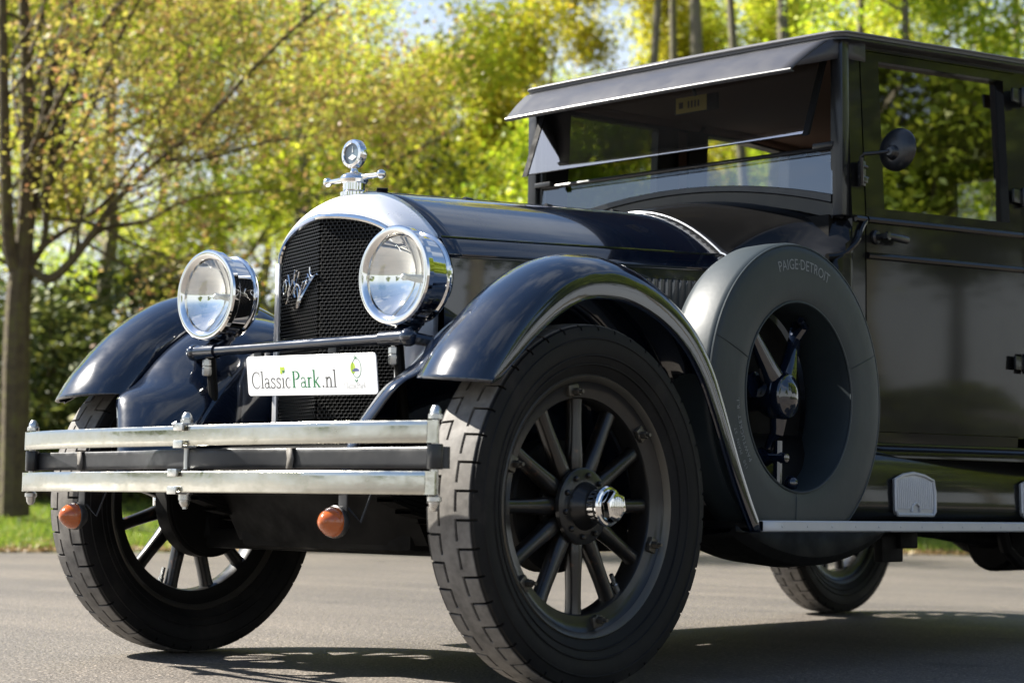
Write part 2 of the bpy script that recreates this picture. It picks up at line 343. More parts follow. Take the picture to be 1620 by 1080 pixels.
def grow(rs, mb, p, d, length, rad, depth, anchors, spread=.7, kids_n=(3, 5), up=.12, curve=.25, seg=6):
    n = 6; pts = [Vector(p)]; dirs = Vector(d).normalized(); dd = dirs.copy()
    for i in range(n):
        dd = (dd + Vector(rs.normal(size=3)) * curve * .35 + Vector((0, 0, up * .5))).normalized()
        pts.append(pts[-1] + dd * length / n)
    rr = [rad * (1 - .62 * i / n) for i in range(n + 1)]
    mb.tube(pts, rr, seg=seg if depth > 1 else 4, cap=False)
    if depth <= 1:
        for t in np.linspace(.25, 1, 5): anchors.append(np.array(pts[int(round(t * n))]))
    if depth > 0:
        k = rs.randint(kids_n[0], kids_n[1] + 1)
        for j in range(k):
            t = .3 + .7 * (j + rs.rand()) / k; i = min(int(t * n), n - 1)
            base = pts[i].lerp(pts[i + 1], t * n - i) if i < n else pts[n]
            a = rs.rand() * 2 * PI; U = dd.orthogonal().normalized(); V = dd.cross(U); s = spread * (.7 + .6 * rs.rand())
            nd = ((pts[i + 1] - pts[i]).normalized() * math.cos(s) + (U * math.cos(a) + V * math.sin(a)) * math.sin(s))
            grow(rs, mb, base, nd, length * (.5 + .25 * rs.rand()), rr[i] * .55, depth - 1, anchors, spread, kids_n, up, curve, seg)
def tree(name, base, height, seed, lm, bm_, leaf=.068, per=22, rad=.14, clear=.25, spread=.75, width=.38, cl=.24, label=None, group=None, lean=(0, 0), nl=9, trunks=1, cat='tree'):
    rs = np.random.RandomState(seed); root = empty(name, base); tb = MB(); anchors = []
    for ti in range(trunks):
        off = Vector((rs.normal() * .25, rs.normal() * .25, 0)) if trunks > 1 else Vector((0, 0, 0))
        tp = [off + Vector((lean[0] * t + rs.normal() * .04 * height * .15 + off.x * t * 2, lean[1] * t + rs.normal() * .04 * height * .15 + off.y * t * 2, t * height * .92 - (.15 if t == 0 else 0))) for t in np.linspace(0, 1, 9)]
        rr = [rad * (1.25 if i == 0 else 1) * (1 - .85 * (i / 8) ** .9) for i in range(9)]
        tb.tube(tp, rr, seg=9, cap=False)
        for j in range(nl):
            t = clear + (1 - clear) * (j + .3 * rs.rand()) / nl; i = min(int(t * 8), 7); b = tp[i].lerp(tp[i + 1], t * 8 - i)
            a = j * 2.4 + rs.rand() * .8; up = .25 + .9 * t * rs.rand()
            ln = height * width * (.55 + .45 * rs.rand()) * (1.05 - .62 * t)
            grow(rs, tb, b, (math.cos(a), math.sin(a), up), ln, rr[i] * .5, 2, anchors, spread, (3, 4), .1)
    tb.build("trunk", bm_, root, merge=False)
    A = np.array(anchors); idx = rs.randint(0, len(A), len(A) * per)
    pts = A[idx] + rs.normal(size=(len(idx), 3)) * cl * (0.45 + .55 * rs.rand(len(idx), 1))
    pts = pts[pts[:, 2] > .1]
    leaf_obj("crown", leaves(pts, leaf, rs), lm, root)
    tag(root, label, cat, group); return root
def shrub(name, base, w_, h_, seed, lm, leaf=.09, n=5000, label=None, group=None, cat='shrub'):
    rs = np.random.RandomState(seed); root = empty(name, base); tb = MB(); cs = []
    for k in range(26):
        a = rs.rand() * 2 * PI; r = w_ * .5 * math.sqrt(rs.rand()); z = h_ * (.12 + .8 * rs.rand()) * (1 - .35 * (r / (w_ * .5)) ** 2)
        c = Vector((r * math.cos(a), r * math.sin(a), z)); cs.append(c)
        tb.tube([Vector((c.x * .15, c.y * .15, -.1)), Vector((c.x * .5, c.y * .5, z * .5)), c], [.035, .025, .008], seg=5, cap=False)
    tb.build("stems", bark_moss, root, merge=False)
    C_ = np.array(cs); idx = rs.randint(0, len(C_), n); v = rs.normal(size=(n, 3)); v /= np.linalg.norm(v, axis=1)[:, None]
    pts = C_[idx] + v * (.16 * h_ * (.5 + .6 * rs.rand(n, 1))); pts = pts[pts[:, 2] > .02]
    leaf_obj("foliage", leaves(pts, leaf, rs, .5), lm, root)
    tag(root, label, cat, group); return root
def gpt(px, D):
    u = (px - 810) / 2907.8; q = verge_pt(u, D); return Vector((q.x, q.y, ground_h(u, D)))

# grass and leaf litter on the verge
grass_m = leaf_mat("verge_grass", [(0, (.11, .19, .018)), (.5, (.20, .30, .028)), (.8, (.30, .37, .04)), (1, (.36, .33, .09))], .45)
rs = np.random.RandomState(11); n = 60000
uu = rs.uniform(-.34, .42, n); dd_ = rs.beta(1.1, 2.0, n) * 7.0 + .12 + rs.normal(size=n) * .05
keep = (dd_ > .45) | (rs.rand(n) < .45 + dd_)
uu, dd_ = uu[keep], dd_[keep]; n = len(uu)
base = np.array([tuple(verge_pt(u, D0(u) + d).xy) + (.01 + ground_h(u, D0(u) + d),) for u, d in zip(uu, dd_)])
hgt = rs.uniform(.03, .085, n) * (1 + .5 * np.sin(uu * 60) * np.sin(dd_ * 3)); ang = rs.rand(n) * 2 * PI; wd_ = .007
dx = np.stack([np.cos(ang) * wd_, np.sin(ang) * wd_, np.zeros(n)], 1); ln_ = np.stack([rs.normal(size=n) * .025, rs.normal(size=n) * .025, hgt], 1)
q = np.stack([base - dx, base + dx, base + dx * .5 + ln_ * .6, base + ln_], 1).reshape(-1, 3)
go = leaf_obj("grass", q, grass_m, None); tag(go, "short sunlit grass on the verge behind the car", "grass", kind='stuff')
litter_m = leaf_mat("dry_leaf", [(0, (.16, .09, .035)), (.6, (.26, .17, .07)), (1, (.32, .25, .12))], .2)
n = 9000; uu = rs.uniform(-.34, .42, n); dd_ = np.abs(rs.normal(size=n)) * .55 - .12
base = np.array([tuple(verge_pt(u, D0(u) + d).xy) + (.018 + ground_h(u, D0(u) + d),) for u, d in zip(uu, dd_)])
lo = leaf_obj("fallen_leaves", leaves(base, .05, rs, 1.5), litter_m, None); tag(lo, "dry brown leaf litter along the edge of the asphalt", "fallen leaves", kind='stuff')

# the copper-leaved tree on the left: stems and boughs where the photograph has them
tb_base = gpt(26, 17.4)
ct = empty("copper_tree", tb_base); tag(ct, "multi-stemmed tree with mossy trunk and sparse coppery young leaves at the left", "tree", "trees behind the verge")
rs = np.random.RandomState(21); trk = MB(); anc = []
def bough(pts, r0, r1, kids_=0, klen=.9, D=17.4, dz=0., dw=0., d0=1, t0=.2):
    n = len(pts); P3 = [at(x, y, D + dw * i / (n - 1)) - tb_base for i, (x, y) in enumerate(pts)]
    P3 = [Vector(p) for p in smooth_curve(P3, 5 * n)]; m = len(P3)
    trk.tube(P3, [lerp(r0, r1, i / (m - 1)) for i in range(m)], 9 if r0 > .05 else 6, cap=False)
    for k in range(kids_):
        t = t0 + (1 - t0) * (k + rs.rand()) / kids_; i = min(int(t * (m - 1)), m - 2); d = (P3[i + 1] - P3[i]).normalized()
        side = CR * rs.normal() * .5 + CF * rs.normal() * .55 + Vector((0, 0, 1)) * rs.normal() * .45
        grow(rs, trk, P3[i], d * .7 + side, klen * (.6 + .7 * rs.rand()), max(.006, lerp(r0, r1, t) * .4), d0, anc, .6, (3, 5), .06, .3)
bough([(22, 815), (24, 700), (25, 590), (29, 480), (34, 425)], .150, .112)
bough([(30, 440), (14, 385), (9, 280), (6, 150), (4, 0), (-2, -200)], .075, .03, 6, 1.1, dw=-.5, t0=.35)
bough([(34, 430), (40, 360), (44, 250), (42, 120), (36, -30), (28, -240)], .098, .035, 8, 1.2, t0=.3)
bough([(40, 380), (52, 300), (68, 190), (90, 85), (118, -15), (150, -160)], .075, .025, 8, 1.2, dw=.5, t0=.25)
bough([(48, 420), (70, 380), (76, 280), (84, 200), (70, 60), (64, -100)], .035, .012, 6, 1.0, dw=.3)
bough([(44, 424), (78, 441), (108, 418), (136, 384), (182, 320), (242, 262), (312, 204), (378, 134), (450, 60), (520, 0)], .050, .010, 16, 1.3, dw=-.6, d0=2)
bough([(120, 400), (165, 362), (230, 350), (300, 315), (380, 305), (470, 300)], .028, .007, 11, 1.0, dw=.4)
bough([(60, 395), (110, 360), (165, 322), (220, 250), (262, 225), (330, 190), (420, 170), (540, 150)], .030, .008, 14, 1.2, dw=.6, d0=2)
bough([(70, 300), (92, 270), (128, 210), (152, 150), (190, 60), (235, -30)], .035, .010, 10, 1.1, dw=-.3, d0=2)
bough([(62, 330), (90, 240), (122, 120), (168, 32), (220, -60)], .034, .010, 9, 1.1, dw=.5)
bough([(74, 220), (104, 170), (150, 150), (205, 120), (300, 40), (360, -10)], .028, .008, 12, 1.1, dw=.8, d0=2)
bough([(60, 400), (20, 420), (-40, 380), (-110, 330)], .03, .01, 6, 1.0)
bough([(82, 345), (150, 355), (220, 390), (300, 415), (380, 420)], .02, .006, 9, .9, dw=-.5)
bough([(44, 250), (150, 60), (230, -40)], .03, .01, 6, 1.0, dw=-1)
bough([(250, 255), (330, 250), (420, 225), (500, 215), (580, 190)], .018, .006, 12, 1.0, dw=.3, d0=2)
bough([(136, 384), (200, 420), (260, 440), (330, 440)], .018, .006, 7, .9, dw=.3)
trk.build("trunk", bark_moss, ct, merge=False)
A = np.array(anc); idx = rs.randint(0, len(A), min(len(A) * 6, 24000)); pts = A[idx] + rs.normal(size=(len(idx), 3)) * .09
leaf_obj("crown", leaves(pts, .044, rs), leaf_copper, ct)

GT = "trees behind the verge"
def T(name, px, D, h, seed, lm, label, **k): return tree(name, gpt(px, D), h, seed, lm, k.pop('bark', bark_grey), label=label, group=k.pop('group', GT), **k)
t1 = T("broadleaf_tree", 165, 25, 10.0, 31, leaf_fresh, "bright green tree showing through the coppery branches beside the left trunk", per=36)
t2 = T("broadleaf_tree", 330, 27, 11.0, 32, leaf_lime, "tall yellow green tree behind the car's right headlight", per=36)
t3 = T("broadleaf_tree", 468, 22.5, 9.6, 33, leaf_lime, "olive leaved tree directly behind the radiator cap gauge", per=44, clear=.12, rad=.11, width=.4)
t4 = T("broadleaf_tree", 610, 30, 7.3, 34, leaf_lime, "lower yellow green tree just right of the radiator cap, under the open sky", per=42, clear=.1, rad=.11)
t5 = T("broadleaf_tree", 735, 28, 6.9, 35, leaf_olive, "round topped olive tree above the middle of the hood", per=42, clear=.1, rad=.11)
t6 = T("broadleaf_tree", 870, 26, 7.1, 36, leaf_olive, "olive tree behind the left tip of the sun visor", per=42, clear=.1, rad=.10)
t7 = T("bushy_tree", 915, 21.5, 5.0, 37, leaf_fresh, "fresh green bushy tree beside the windscreen's far pillar", per=46, clear=.06, rad=.08)
for px, D, h, sd, ln_, lab in ((1022, 25.0, 11, 41, .3, "slim leaning mossy trunk, leftmost of those rising above the car roof"), (1058, 27.0, 12, 42, .1, "grey trunk second from the left above the car roof"), (1092, 24.5, 12, 43, .0, "thick pale forked trunk above the sun visor"),
                               (1166, 26.0, 12, 44, -.1, "brownish trunk above the middle of the windscreen"), (1218, 25.5, 12, 45, .2, "pale grey trunk just left of the roof's front corner"), (1302, 27.5, 12, 46, .9, "trunk leaning right above the roof's front corner")):
    T("tall_tree", px, D - 3.5, h, sd, leaf_olive if sd % 2 else leaf_lime, lab, per=28, clear=.72, rad=.135 if sd in (43, 45) else .10, nl=7, lean=(CR.x * ln_, CR.y * ln_), width=.2)
t8 = T("broadleaf_tree", 1440, 22.5, 9.0, 51, leaf_fresh, "leafy green tree above the roof over the front door window", per=36)
t9 = T("broadleaf_tree", 1610, 25, 10, 52, leaf_lime, "yellow green tree at the right edge above the car roof", per=36)
t10 = T("broadleaf_tree", 1210, 29, 10.5, 53, leaf_lime, "yellow tree standing farther back between the bare trunks", per=40, width=.27)
t12 = T("broadleaf_tree", 1050, 28.5, 9.5, 55, leaf_olive, "narrow olive tree just left of the bare trunks", per=40, width=.17)
t11 = T("broadleaf_tree", -160, 24, 9.5, 54, leaf_olive, "olive tree cut by the left edge of the picture", per=32)
for i, (px, D, h, tr) in enumerate(((30, 37, 11, t2), (250, 39, 11.5, t1), (420, 36, 10, t2), (560, 40, 9.4, t3), (1250, 38, 12, t2), (1420, 36, 11, t3), (1560, 39, 12, t2), (980, 40, 9.3, t1), (800, 41, 8.4, t3), (690, 40, 8.2, t2))):
    c = copy_tree(tr); c.location = gpt(px, D); c.rotation_euler = (0, 0, i * 1.7 + .6); s = h / {t1: 10, t2: 11, t3: 9.6}[tr]; c.scale = (s * 1.15, s * 1.15, s)
    c['label'] = "hazy far tree filling the gaps between the nearer crowns"; c['group'] = "far trees"
for i, (px, D, tr) in enumerate(((-420, 24, t2), (-760, 25, t1), (-1150, 26, t3), (1900, 23, t1), (2200, 25, t2), (2550, 24, t3), (2950, 27, t2))):
    c = copy_tree(tr); c.location = gpt(px, D); c.rotation_euler = (0, 0, 1.1 + i * 1.9)
    c['label'] = "broadleaf tree of the same row, standing outside the picture"; c['group'] = "trees beyond the picture edges"
SG = "shrubs along the verge"
sh = []
for i, (px, D, w_, h_, lm, lab) in enumerate((
    (120, 20.5, 3.0, 2.6, leaf_dark, "dark glossy shrub right of the left trunk"), (235, 21.5, 3.0, 2.9, leaf_dark, "dark glossy shrub above the car's right front fender"), (350, 22, 3.0, 2.7, leaf_olive, "olive shrub behind the car's right headlight"),
    (-60, 22, 3.4, 2.8, leaf_dark, "dark shrub at the far left edge behind the trunk"), (470, 23.5, 3.2, 3.0, leaf_fresh, "green shrub behind the radiator shell"), (690, 23, 3.0, 4.7, leaf_dark, "tall dark evergreen shrub behind the front of the hood"),
    (600, 25, 3.4, 3.4, leaf_olive, "olive shrub behind the left headlight"), (800, 24, 3.4, 3.9, leaf_fresh, "bright green shrub above the rear of the hood"), (1000, 24, 3.6, 3.4, leaf_fresh, "green shrub seen through the windscreen"),
    (1160, 25, 3.6, 3.6, leaf_olive, "olive shrub behind the windscreen"), (1330, 24, 3.6, 3.2, leaf_fresh, "green shrub behind the spare wheel"), (1500, 24, 3.6, 3.2, leaf_olive, "olive shrub behind the front door"), (1660, 24, 3.6, 3.4, leaf_fresh, "green shrub behind the right edge of the car"))):
    sh.append(shrub("shrub", gpt(px, D), w_, h_, 70 + i, lm, .10, 7000, lab, SG))
for i, y in enumerate((6, 9, 12, 15, 18, 21, 24.5, 28)):
    c = copy_tree(sh[0] if i % 2 else sh[1]); c.location = (8.6 + .4 * (i % 3), y, 0); c.rotation_euler = (0, 0, i * 1.3); c.scale = (.9, .9, .36)
    c['label'] = "low dark shrub across the yard, seen only as a reflection"; c['group'] = "shrubs across the yard"
# trees round the rest of the yard: what the paint, glass and chrome reflect
RG = "trees around the yard behind the camera"; RL = "deep green tree standing across the yard, seen only as a reflection"
r1 = tree("yard_tree", (10, 12, 0), 9.5, 91, leaf_mid, bark_grey, .11, 80, label=RL, group=RG, clear=.34, width=.36, cl=.42)
r2 = tree("yard_tree", (10.4, 16, 0), 10, 92, leaf_mid, bark_grey, .11, 80, label=RL, group=RG, clear=.34, width=.36, cl=.42)
for i, (x, y, s) in enumerate(((10.5, 8, .85), (9.8, 19.8, 1), (10.6, 23.6, 1.02), (10, 27.5, 1.05), (11.5, 32, 1.1), (13.5, 14, 1), (14, 18.5, 1.05), (14, 23, 1.1), (14, 38, 1.2), (-4, -36, .9), (9, -40, 1), (22, -30, .9), (32, -12, 1), (26, 4, .95), (-30, -22, .75), (-20, -29, .65), (-38, -27, .9), (-12, -34, .7))):
    c = copy_tree(r1 if i % 2 else r2); c.location = (x, y, 0); c.rotation_euler = (0, 0, i * 2.1); c.scale = (s, s, s)
# ------------------------------------------------------------------ the car
car = empty("vintage_car", (0, 0, 0))
tag(car, "black vintage sedan with chrome headlights, silver radiator shell and a covered side spare wheel", "vintage car")

# ---- wheels -----------------------------------------------------------------
def tyre_mb():
    mb = MB(); NP = 42
    F = [0, .012, .085, .097, .25, .262, .5, .512, .585, .597, .75, .762]
    X = [-.070, -.064, -.0605, -.0285, -.0270, -.0225, -.0210, 0, .0210, .0225, .0270, .0285, .0605, .064, .070]
    def dep(x, f):
        a = abs(x); off = 0 if x < 0 else .5; ff = (f - off) % 1.0
        if .0265 <= a: 
            if .012 <= ff <= .09: return .010
        if .0222 <= a <= .0272 and .012 <= ff <= .75: return .009
        return 0
    rows = []
    for k in range(NP):
        for f in F:
            th = 2 * PI * (k + f) / NP; row = []
            side = [(.292, -.046), (.31, -.056), (.335, -.0695), (.36, -.0755), (.378, -.0765), (.392, -.0745), (.401, -.0725)]
            for r, x in side: row.append((x, r))
            for x in X:
                r = .42 - .0045 * (x / .06) ** 2 - (.004 if abs(x) > .062 else 0) - dep(x, f)
                row.append((x, r))
            for r, x in reversed(side): row.append((-x, r))
            rows.append([(x, r * math.cos(th), r * math.sin(th)) for x, r in row])
    mb.grid(rows, closed_u=True)
    for s in (-1, 1):
        for r, x in ((.383, .0772), (.345, .0735), (.325, .0662)):
            mb.lathe([(r - .003, x - .002), (r - .001, x + .0012), (r + .001, x + .0012), (r + .003, x - .002)], '-x' if s < 0 else 'x', seg=96)
    return mb
def make_wheel():
    wp = MB().lathe([(.300, .038), (.3025, .048), (.298, .0525), (.292, .049), (.285, .040), (.270, .033), (.262, .031), (.250, .028), (.2465, .022), (.2465, -.022), (.250, -.028), (.262, -.031), (.270, -.033), (.285, -.040), (.292, -.049), (.298, -.0525), (.3025, -.048), (.300, -.038), (.285, -.03), (.285, .03)], 'x', seg=96, close=True).build("wheel", felloe, car)
    for q in (1, -1): MB().lathe([(.3005, q * .0445), (.3035, q * .0495), (.299, q * .0545), (.2915, q * .0505), (.286, q * .0425), (.288, q * .040)], 'x', seg=96, close=True).build("rim", rim_mat, wp)
    ty = tyre_mb().build("tyre", rubber, wp, angle=28)
    for k in range(12):
        th = 2 * PI * (k + .02) / 12 + PI / 2; c, s = math.cos(th), math.sin(th); mb = MB(); rows = []
        for r, wd, tk in ((.05, .012, .016), (.085, .0205, .019), (.115, .0205, .0195), (.15, .0178, .0185), (.20, .0165, .0175), (.232, .017, .018), (.25, .019, .019)):
            ring = []
            for j in range(14):
                a = 2 * PI * j / 14; e = .75
                tx = tk * math.copysign(abs(math.cos(a)) ** e, math.cos(a)); tt = wd * math.copysign(abs(math.sin(a)) ** e, math.sin(a))
                ring.append((tx, r * c - tt * s, r * s + tt * c))
            rows.append(ring)
        mb.grid(rows, closed_v=True).build("spoke", wood, wp)
    hb = MB().lathe([(.0, .10), (.028, .10), (.034, .092), (.036, .07), (.040, .06), (.052, .045), (.056, .036), (.083, .034), (.088, .031), (.088, .02), (.05, .0), (.088, -.02), (.088, -.031), (.07, -.05), (.06, -.09), (.0, -.09)], 'x', seg=40)
    for k in range(10):
        a = 2 * PI * (k + .3) / 10
        hb.lathe([(0, .044), (.004, .044), (.0065, .041), (.007, .033)], 'x', (0, .071 * math.cos(a), .071 * math.sin(a)), seg=8)
    hb.build("hub", felloe, wp)
    MB().lathe([(.0, -.045), (.15, -.045), (.155, -.05), (.155, -.10), (.15, -.105), (0, -.105)], 'x', seg=48).build("brake_drum", under, wp)
    cp = MB().lathe([(.0395, .072), (.0395, .088), (.044, .092), (.0465, .098), (.0465, .104), (.043, .108), (.0385, .109), (.036, .112)], 'x', seg=48)
    cp.lathe([(.036, .106), (.034, .128), (.031, .131), (.028, .132), (0, .132)], 'x', seg=6)
    for j in range(7):
        y = -.019 + j * .0063; h = math.sqrt(max(.022 ** 2 - y * y, 1e-6)); cp.box((.1325, y, 0), (.003, .0026, 2 * h), .0008)
    cp.build("hub_cap", chrome, wp, angle=25)
    for k in range(6):
        a = PI / 2 + 2 * PI * (k + .17) / 6; c, s = math.cos(a), math.sin(a); mb = MB()
        rot = Matrix(((1, 0, 0), (0, -s, c), (0, c, s)))
        mb.box((.033, .268 * c, .268 * s), (.014, .036, .026), .004, rot)
        mb.lathe([(0, .056), (.0075, .056), (.009, .053), (.009, .04), (.0125, .038), (.0125, .03)], 'x', (0, .264 * c, .264 * s), seg=6)
        mb.lathe([(0, .066), (.0045, .066), (.005, .05)], 'x', (0, .264 * c, .264 * s), seg=8)
        mb.build("rim_lug", rim_mat, wp)
    a = R(-53); d = Vector((.10, -math.cos(a), -math.sin(a))).normalized(); b = Vector((.012, .248 * math.cos(a), .248 * math.sin(a)))
    MB().tube([b, b + d * .022, b + d * .023, b + d * .05], [.0075, .0075, .0055, .0055], 8).build("valve_stem", steel, wp)
    return wp
WH = make_wheel(); WH.location = (.71, 0, .42)
for x, y, rot in ((-.71, 0, PI), (.71, 3.336, 0), (-.71, 3.336, PI)):
    c = copy_tree(WH, car); c.location = (x, y, .42); c.rotation_euler = (R(13) if x > 0 else R(-17), 0, rot)

# ---- front fenders, aprons ----------------------------------------------------
crease = [(-.396, .671), (-.375, .70), (-.337, .748), (-.263, .826), (-.18, .891), (-.096, .936), (-.01, .957), (.085, .958), (.181, .937), (.275, .898), (.36, .838), (.425, .76), (.47, .68), (.51, .60), (.55, .52), (.595, .44), (.638, .372)]
CV = smooth_curve(crease, 49)
def fender(sg):
    rows = []; edge = []; n = len(CV)
    for i, q in enumerate(CV):
        a = CV[max(i - 1, 0)]; b = CV[min(i + 1, n - 1)]; T = np.array([b[0] - a[0], b[1] - a[1]]); T /= np.linalg.norm(T); Nn = np.array([-T[1], T[0]])
        t = i / (n - 1); lip = interp(t, [0, .06, .2, .4, .6, .8, 1], [.010, .022, .044, .056, .054, .043, .034])
        dome = interp(t, [0, .1, .5, .7, .85, 1], [.85, 1, 1, .9, .55, .3])
        sec = [(.790, -lip - .004), (.7985, -lip), (.801, -lip * .5), (.799, -.004), (.794, .004 * dome), (.780, .019 * dome), (.757, .034 * dome), (.725, .045 * dome), (.69, .049 * dome), (.655, .046 * dome), (.62, .036 * dome), (.590, .019 * dome), (.568, -.002), (.556, -.020), (.549, -.040)]
        # the tip is cut level, not square to the path
        fd = max(0, 1 - i / 5); row = []
        for x, o in sec:
            tgt = lerp(.698, .680, (x - .55) / .25) + (q[1] - CV[0][1]); dz = (q[1] + Nn[1] * o - tgt) * fd / max(T[1], .3)
            row.append((sg * x, q[0] + Nn[0] * o - T[0] * dz, q[1] + Nn[1] * o - T[1] * dz))
        rows.append(row)
        edge.append((q[0] + Nn[0] * -.030, q[1] + Nn[1] * -.030))
    fo = MB().grid(rows).build("front_fender", paint, car, angle=38, solid=.004)
    # rolled bead along the outer lip
    MB().tube([r[0] for r in rows], .0045, 6).build("fender_bead", paint, fo)
    # inner apron: from the groove over to the frame
    E_ = [(.435, -.448, .455), (.448, -.440, .52), (.466, -.428, .58), (.496, -.409, .635), (.530, -.384, .688)]
    M_ = [(.385, -.405, .455), (.385, -.400, .52), (.385, -.375, .58), (.386, -.333, .635), (.388, -.285, .688)]
    MY = [-.235, -.165, -.10, -.04, .02, .09, .16, .23, .29, .34, .38, .43, .49, .55, .60]; MZ = [.742, .802, .847, .877, .892, .892, .872, .84, .79, .72, .65, .58, .50, .43, .38]
    for m_, i in enumerate(range(6, 49, 3)): E_.append((.549, edge[i][0], edge[i][1])); M_.append((.395, MY[m_], MZ[m_]))
    E2 = smooth_curve(E_, 60); M2 = smooth_curve(M_, 60); arows = []
    for k, (e, m_) in enumerate(zip(E2, M2)):
        s = k / 59; f = min(1, max(0, 1 - s / .36)); f = f * f * (3 - 2 * f)
        q = np.array([.332, m_[1] + .075, m_[2] - .012 - .02 * (1 - f)])
        b1 = np.array([e[0] - .040, e[1] - .022 * f - .006 * (1 - f), e[2] + .016 * (1 - f)]); b2 = m_ + np.array([-.012, -.030 * f - .004, .012 * (1 - f)])
        row = []
        for t in np.linspace(0, 1, 13):
            p = (1 - t) ** 3 * np.array(e) + 3 * (1 - t) ** 2 * t * b1 + 3 * (1 - t) * t * t * b2 + t ** 3 * np.array(q); row.append((sg * p[0], p[1], p[2]))
        row.append((sg * .328, q[1] + .02, .44)); arows.append(row)
    MB().grid(arows).build("fender_apron", paint, fo, angle=50, solid=.003)
    return rows
FR_ = fender(1); fender(-1)
def rear_fender(sg):
    mb = MB(); rows = []
    for k in range(33):
        t = k / 32; a = R(205 - 200 * t); r = .52 + .05 * math.sin(PI * t); c = Vector((0, 3.336 + r * math.cos(a) * 1.05, .42 + r * math.sin(a)))
        if k == 0: c.z = .38
        n = Vector((0, math.cos(a), math.sin(a)))
        rows.append([(sg * x, c.y + n.y * o, max(c.z + n.z * o, .33)) for x, o in ((.79, -.05), (.80, -.02), (.797, .0), (.77, .025), (.71, .04), (.65, .032), (.60, .01), (.58, -.02))])
    mb.grid(rows).build("rear_fender", paint, car, solid=.004)
rear_fender(1); rear_fender(-1)

# ---- frame, axles, underbody --------------------------------------------------
mb = MB()
for s in (-1, 1):
    mb.tube([(s * .36, -.42, .47), (s * .36, -.30, .50), (s * .36, .1, .52), (s * .38, 1.2, .50), (s * .45, 2.6, .50), (s * .45, 3.9, .52)], .035, 8, flat=.6)

for s in (-1, 1): mb.tube([(s * .35, -.225, .80), (s * .352, -.20, .62), (s * .35, -.25, .50)], [.014, .012, .016], 10)
mb.build("chassis_frame", under, car)
mb = MB(); mb.box((0, 0, .32), (1.24, .055, .055), .01); mb.box((0, .09, .345), (1.1, .03, .03), .008)
for s in (-1, 1):
    mb.tube([(s * .60, 0, .32), (s * .625, 0, .40), (s * .66, 0, .43)], .04, 8)
    mb.lathe([(0, -.02), (.14, -.02), (.145, .02), (0, .025)], 'x', (s * .615, 0, .42), seg=32)
mb.build("front_axle", under, car)
for s in (-1, 1):
    mb = MB()
    for k in range(5):
        l = .385 - k * .06; z = .405 - k * .011
        mb.grid([[(s * .36 + dx, y, z + .085 * (y / .385) ** 2 + dz) for dx, dz in ((-.027, 0), (.027, 0), (.027, .0095), (-.027, .0095))] for y in np.linspace(-l, l, 13)], closed_v=True)
    mb.box((s * .36, 0, .375), (.075, .10, .09), .01)
    mb.lathe([(0, -.03), (.016, -.03), (.016, .03), (0, .03)], 'x', (s * .36, -.395, .49), seg=14)
    mb.build("leaf_spring", under, car)
mb = MB(); mb.box((0, .55, .45), (.64, 1.38, .30), .03); mb.tube([(-.34, -.22, .50), (.34, -.22, .50)], .06, 16); mb.grid([[(x, -.26 + .10 * t + .05 * (x / .35) ** 2, .49 - .17 * t) for x in np.linspace(-.35, .35, 13)] for t in np.linspace(0, 1, 6)])
mb.build("engine_undertray", under, car)
mb = MB()
mb.tube([(-.66, 3.336, .42), (-.2, 3.336, .42)], .045, 12); mb.tube([(.66, 3.336, .42), (.2, 3.336, .42)], .045, 12); mb.sphere((0, 3.336, .42), .17, (1.1, 1, 1)); mb.tube([(0, 3.25, .42), (0, 1.6, .46)], .035, 10)
mb.build("rear_axle", under, car)
mb = MB(); mb.lathe([(0, -.42), (.085, -.42), (.1, -.40), (.1, .40), (.085, .42), (0, .42)], 'y', (.42, 2.98, .32), seg=28); mb.tube([(.40, 1.6, .40), (.41, 2.2, .36), (.42, 2.6, .32)], .028, 10)
mb.tube([(.52, 2.42, .42), (.53, 2.46, .30), (.53, 2.55, .255), (.53, 2.8, .245), (.53, 3.0, .25)], .022, 8)
mb.build("silencer", under, car)
mb = MB(); mb.box((.6, 1.62, .335), (.10, .10, .05), .006); mb.box((.62, 1.55, .31), (.03, .12, .08), .006); mb.build("running_board_bracket", under, car)

# ---- running boards, splash aprons, kick plates ------------------------------
def zz(z, y): return .41 + (z - .41) * (1 + .052 * (min(y, 2.6) - 1.41) / .84)
def sx(y): return .625 + .09 * (min(max(y, 1.36), 2.5) - 1.36) if y < 2.9 else .7276 - .10 * ((y - 2.9) / .9) ** 2
for s in (-1, 1):
    mb = MB(); mb.box((s * .705, 1.78, .3785), (.17, 2.30, .021), .003)
    rb = mb.build("running_board", trim_paint, car)
    mb = MB(); pr = [(.786, .3875), (.788, .3905), (.7985, .391), (.802, .387), (.802, .366), (.7985, .362), (.792, .362)]
    mb.grid([[(s * x, y, z) for x, z in pr] for y in np.linspace(.635, 2.93, 24)])
    for k in range(20):
        mb.sphere((s * .802, .72 + k * .118, .3765), .0042, (.5, 1, 1), 8, 6)
    mb.build("edge_trim", alu, rb, solid=.002)
    mb = MB(); rows = []
    for y in np.linspace(.55, 2.95, 20):
        rows.append([(s * .575, y, .640), (s * .605, y, .612), (s * .630, y, .575), (s * .646, y, .53), (s * .654, y, .485), (s * .656, y, .44), (s * .654, y, .389)])
    mb.grid(rows); mb.build("splash_apron", body_paint, car, solid=.003)
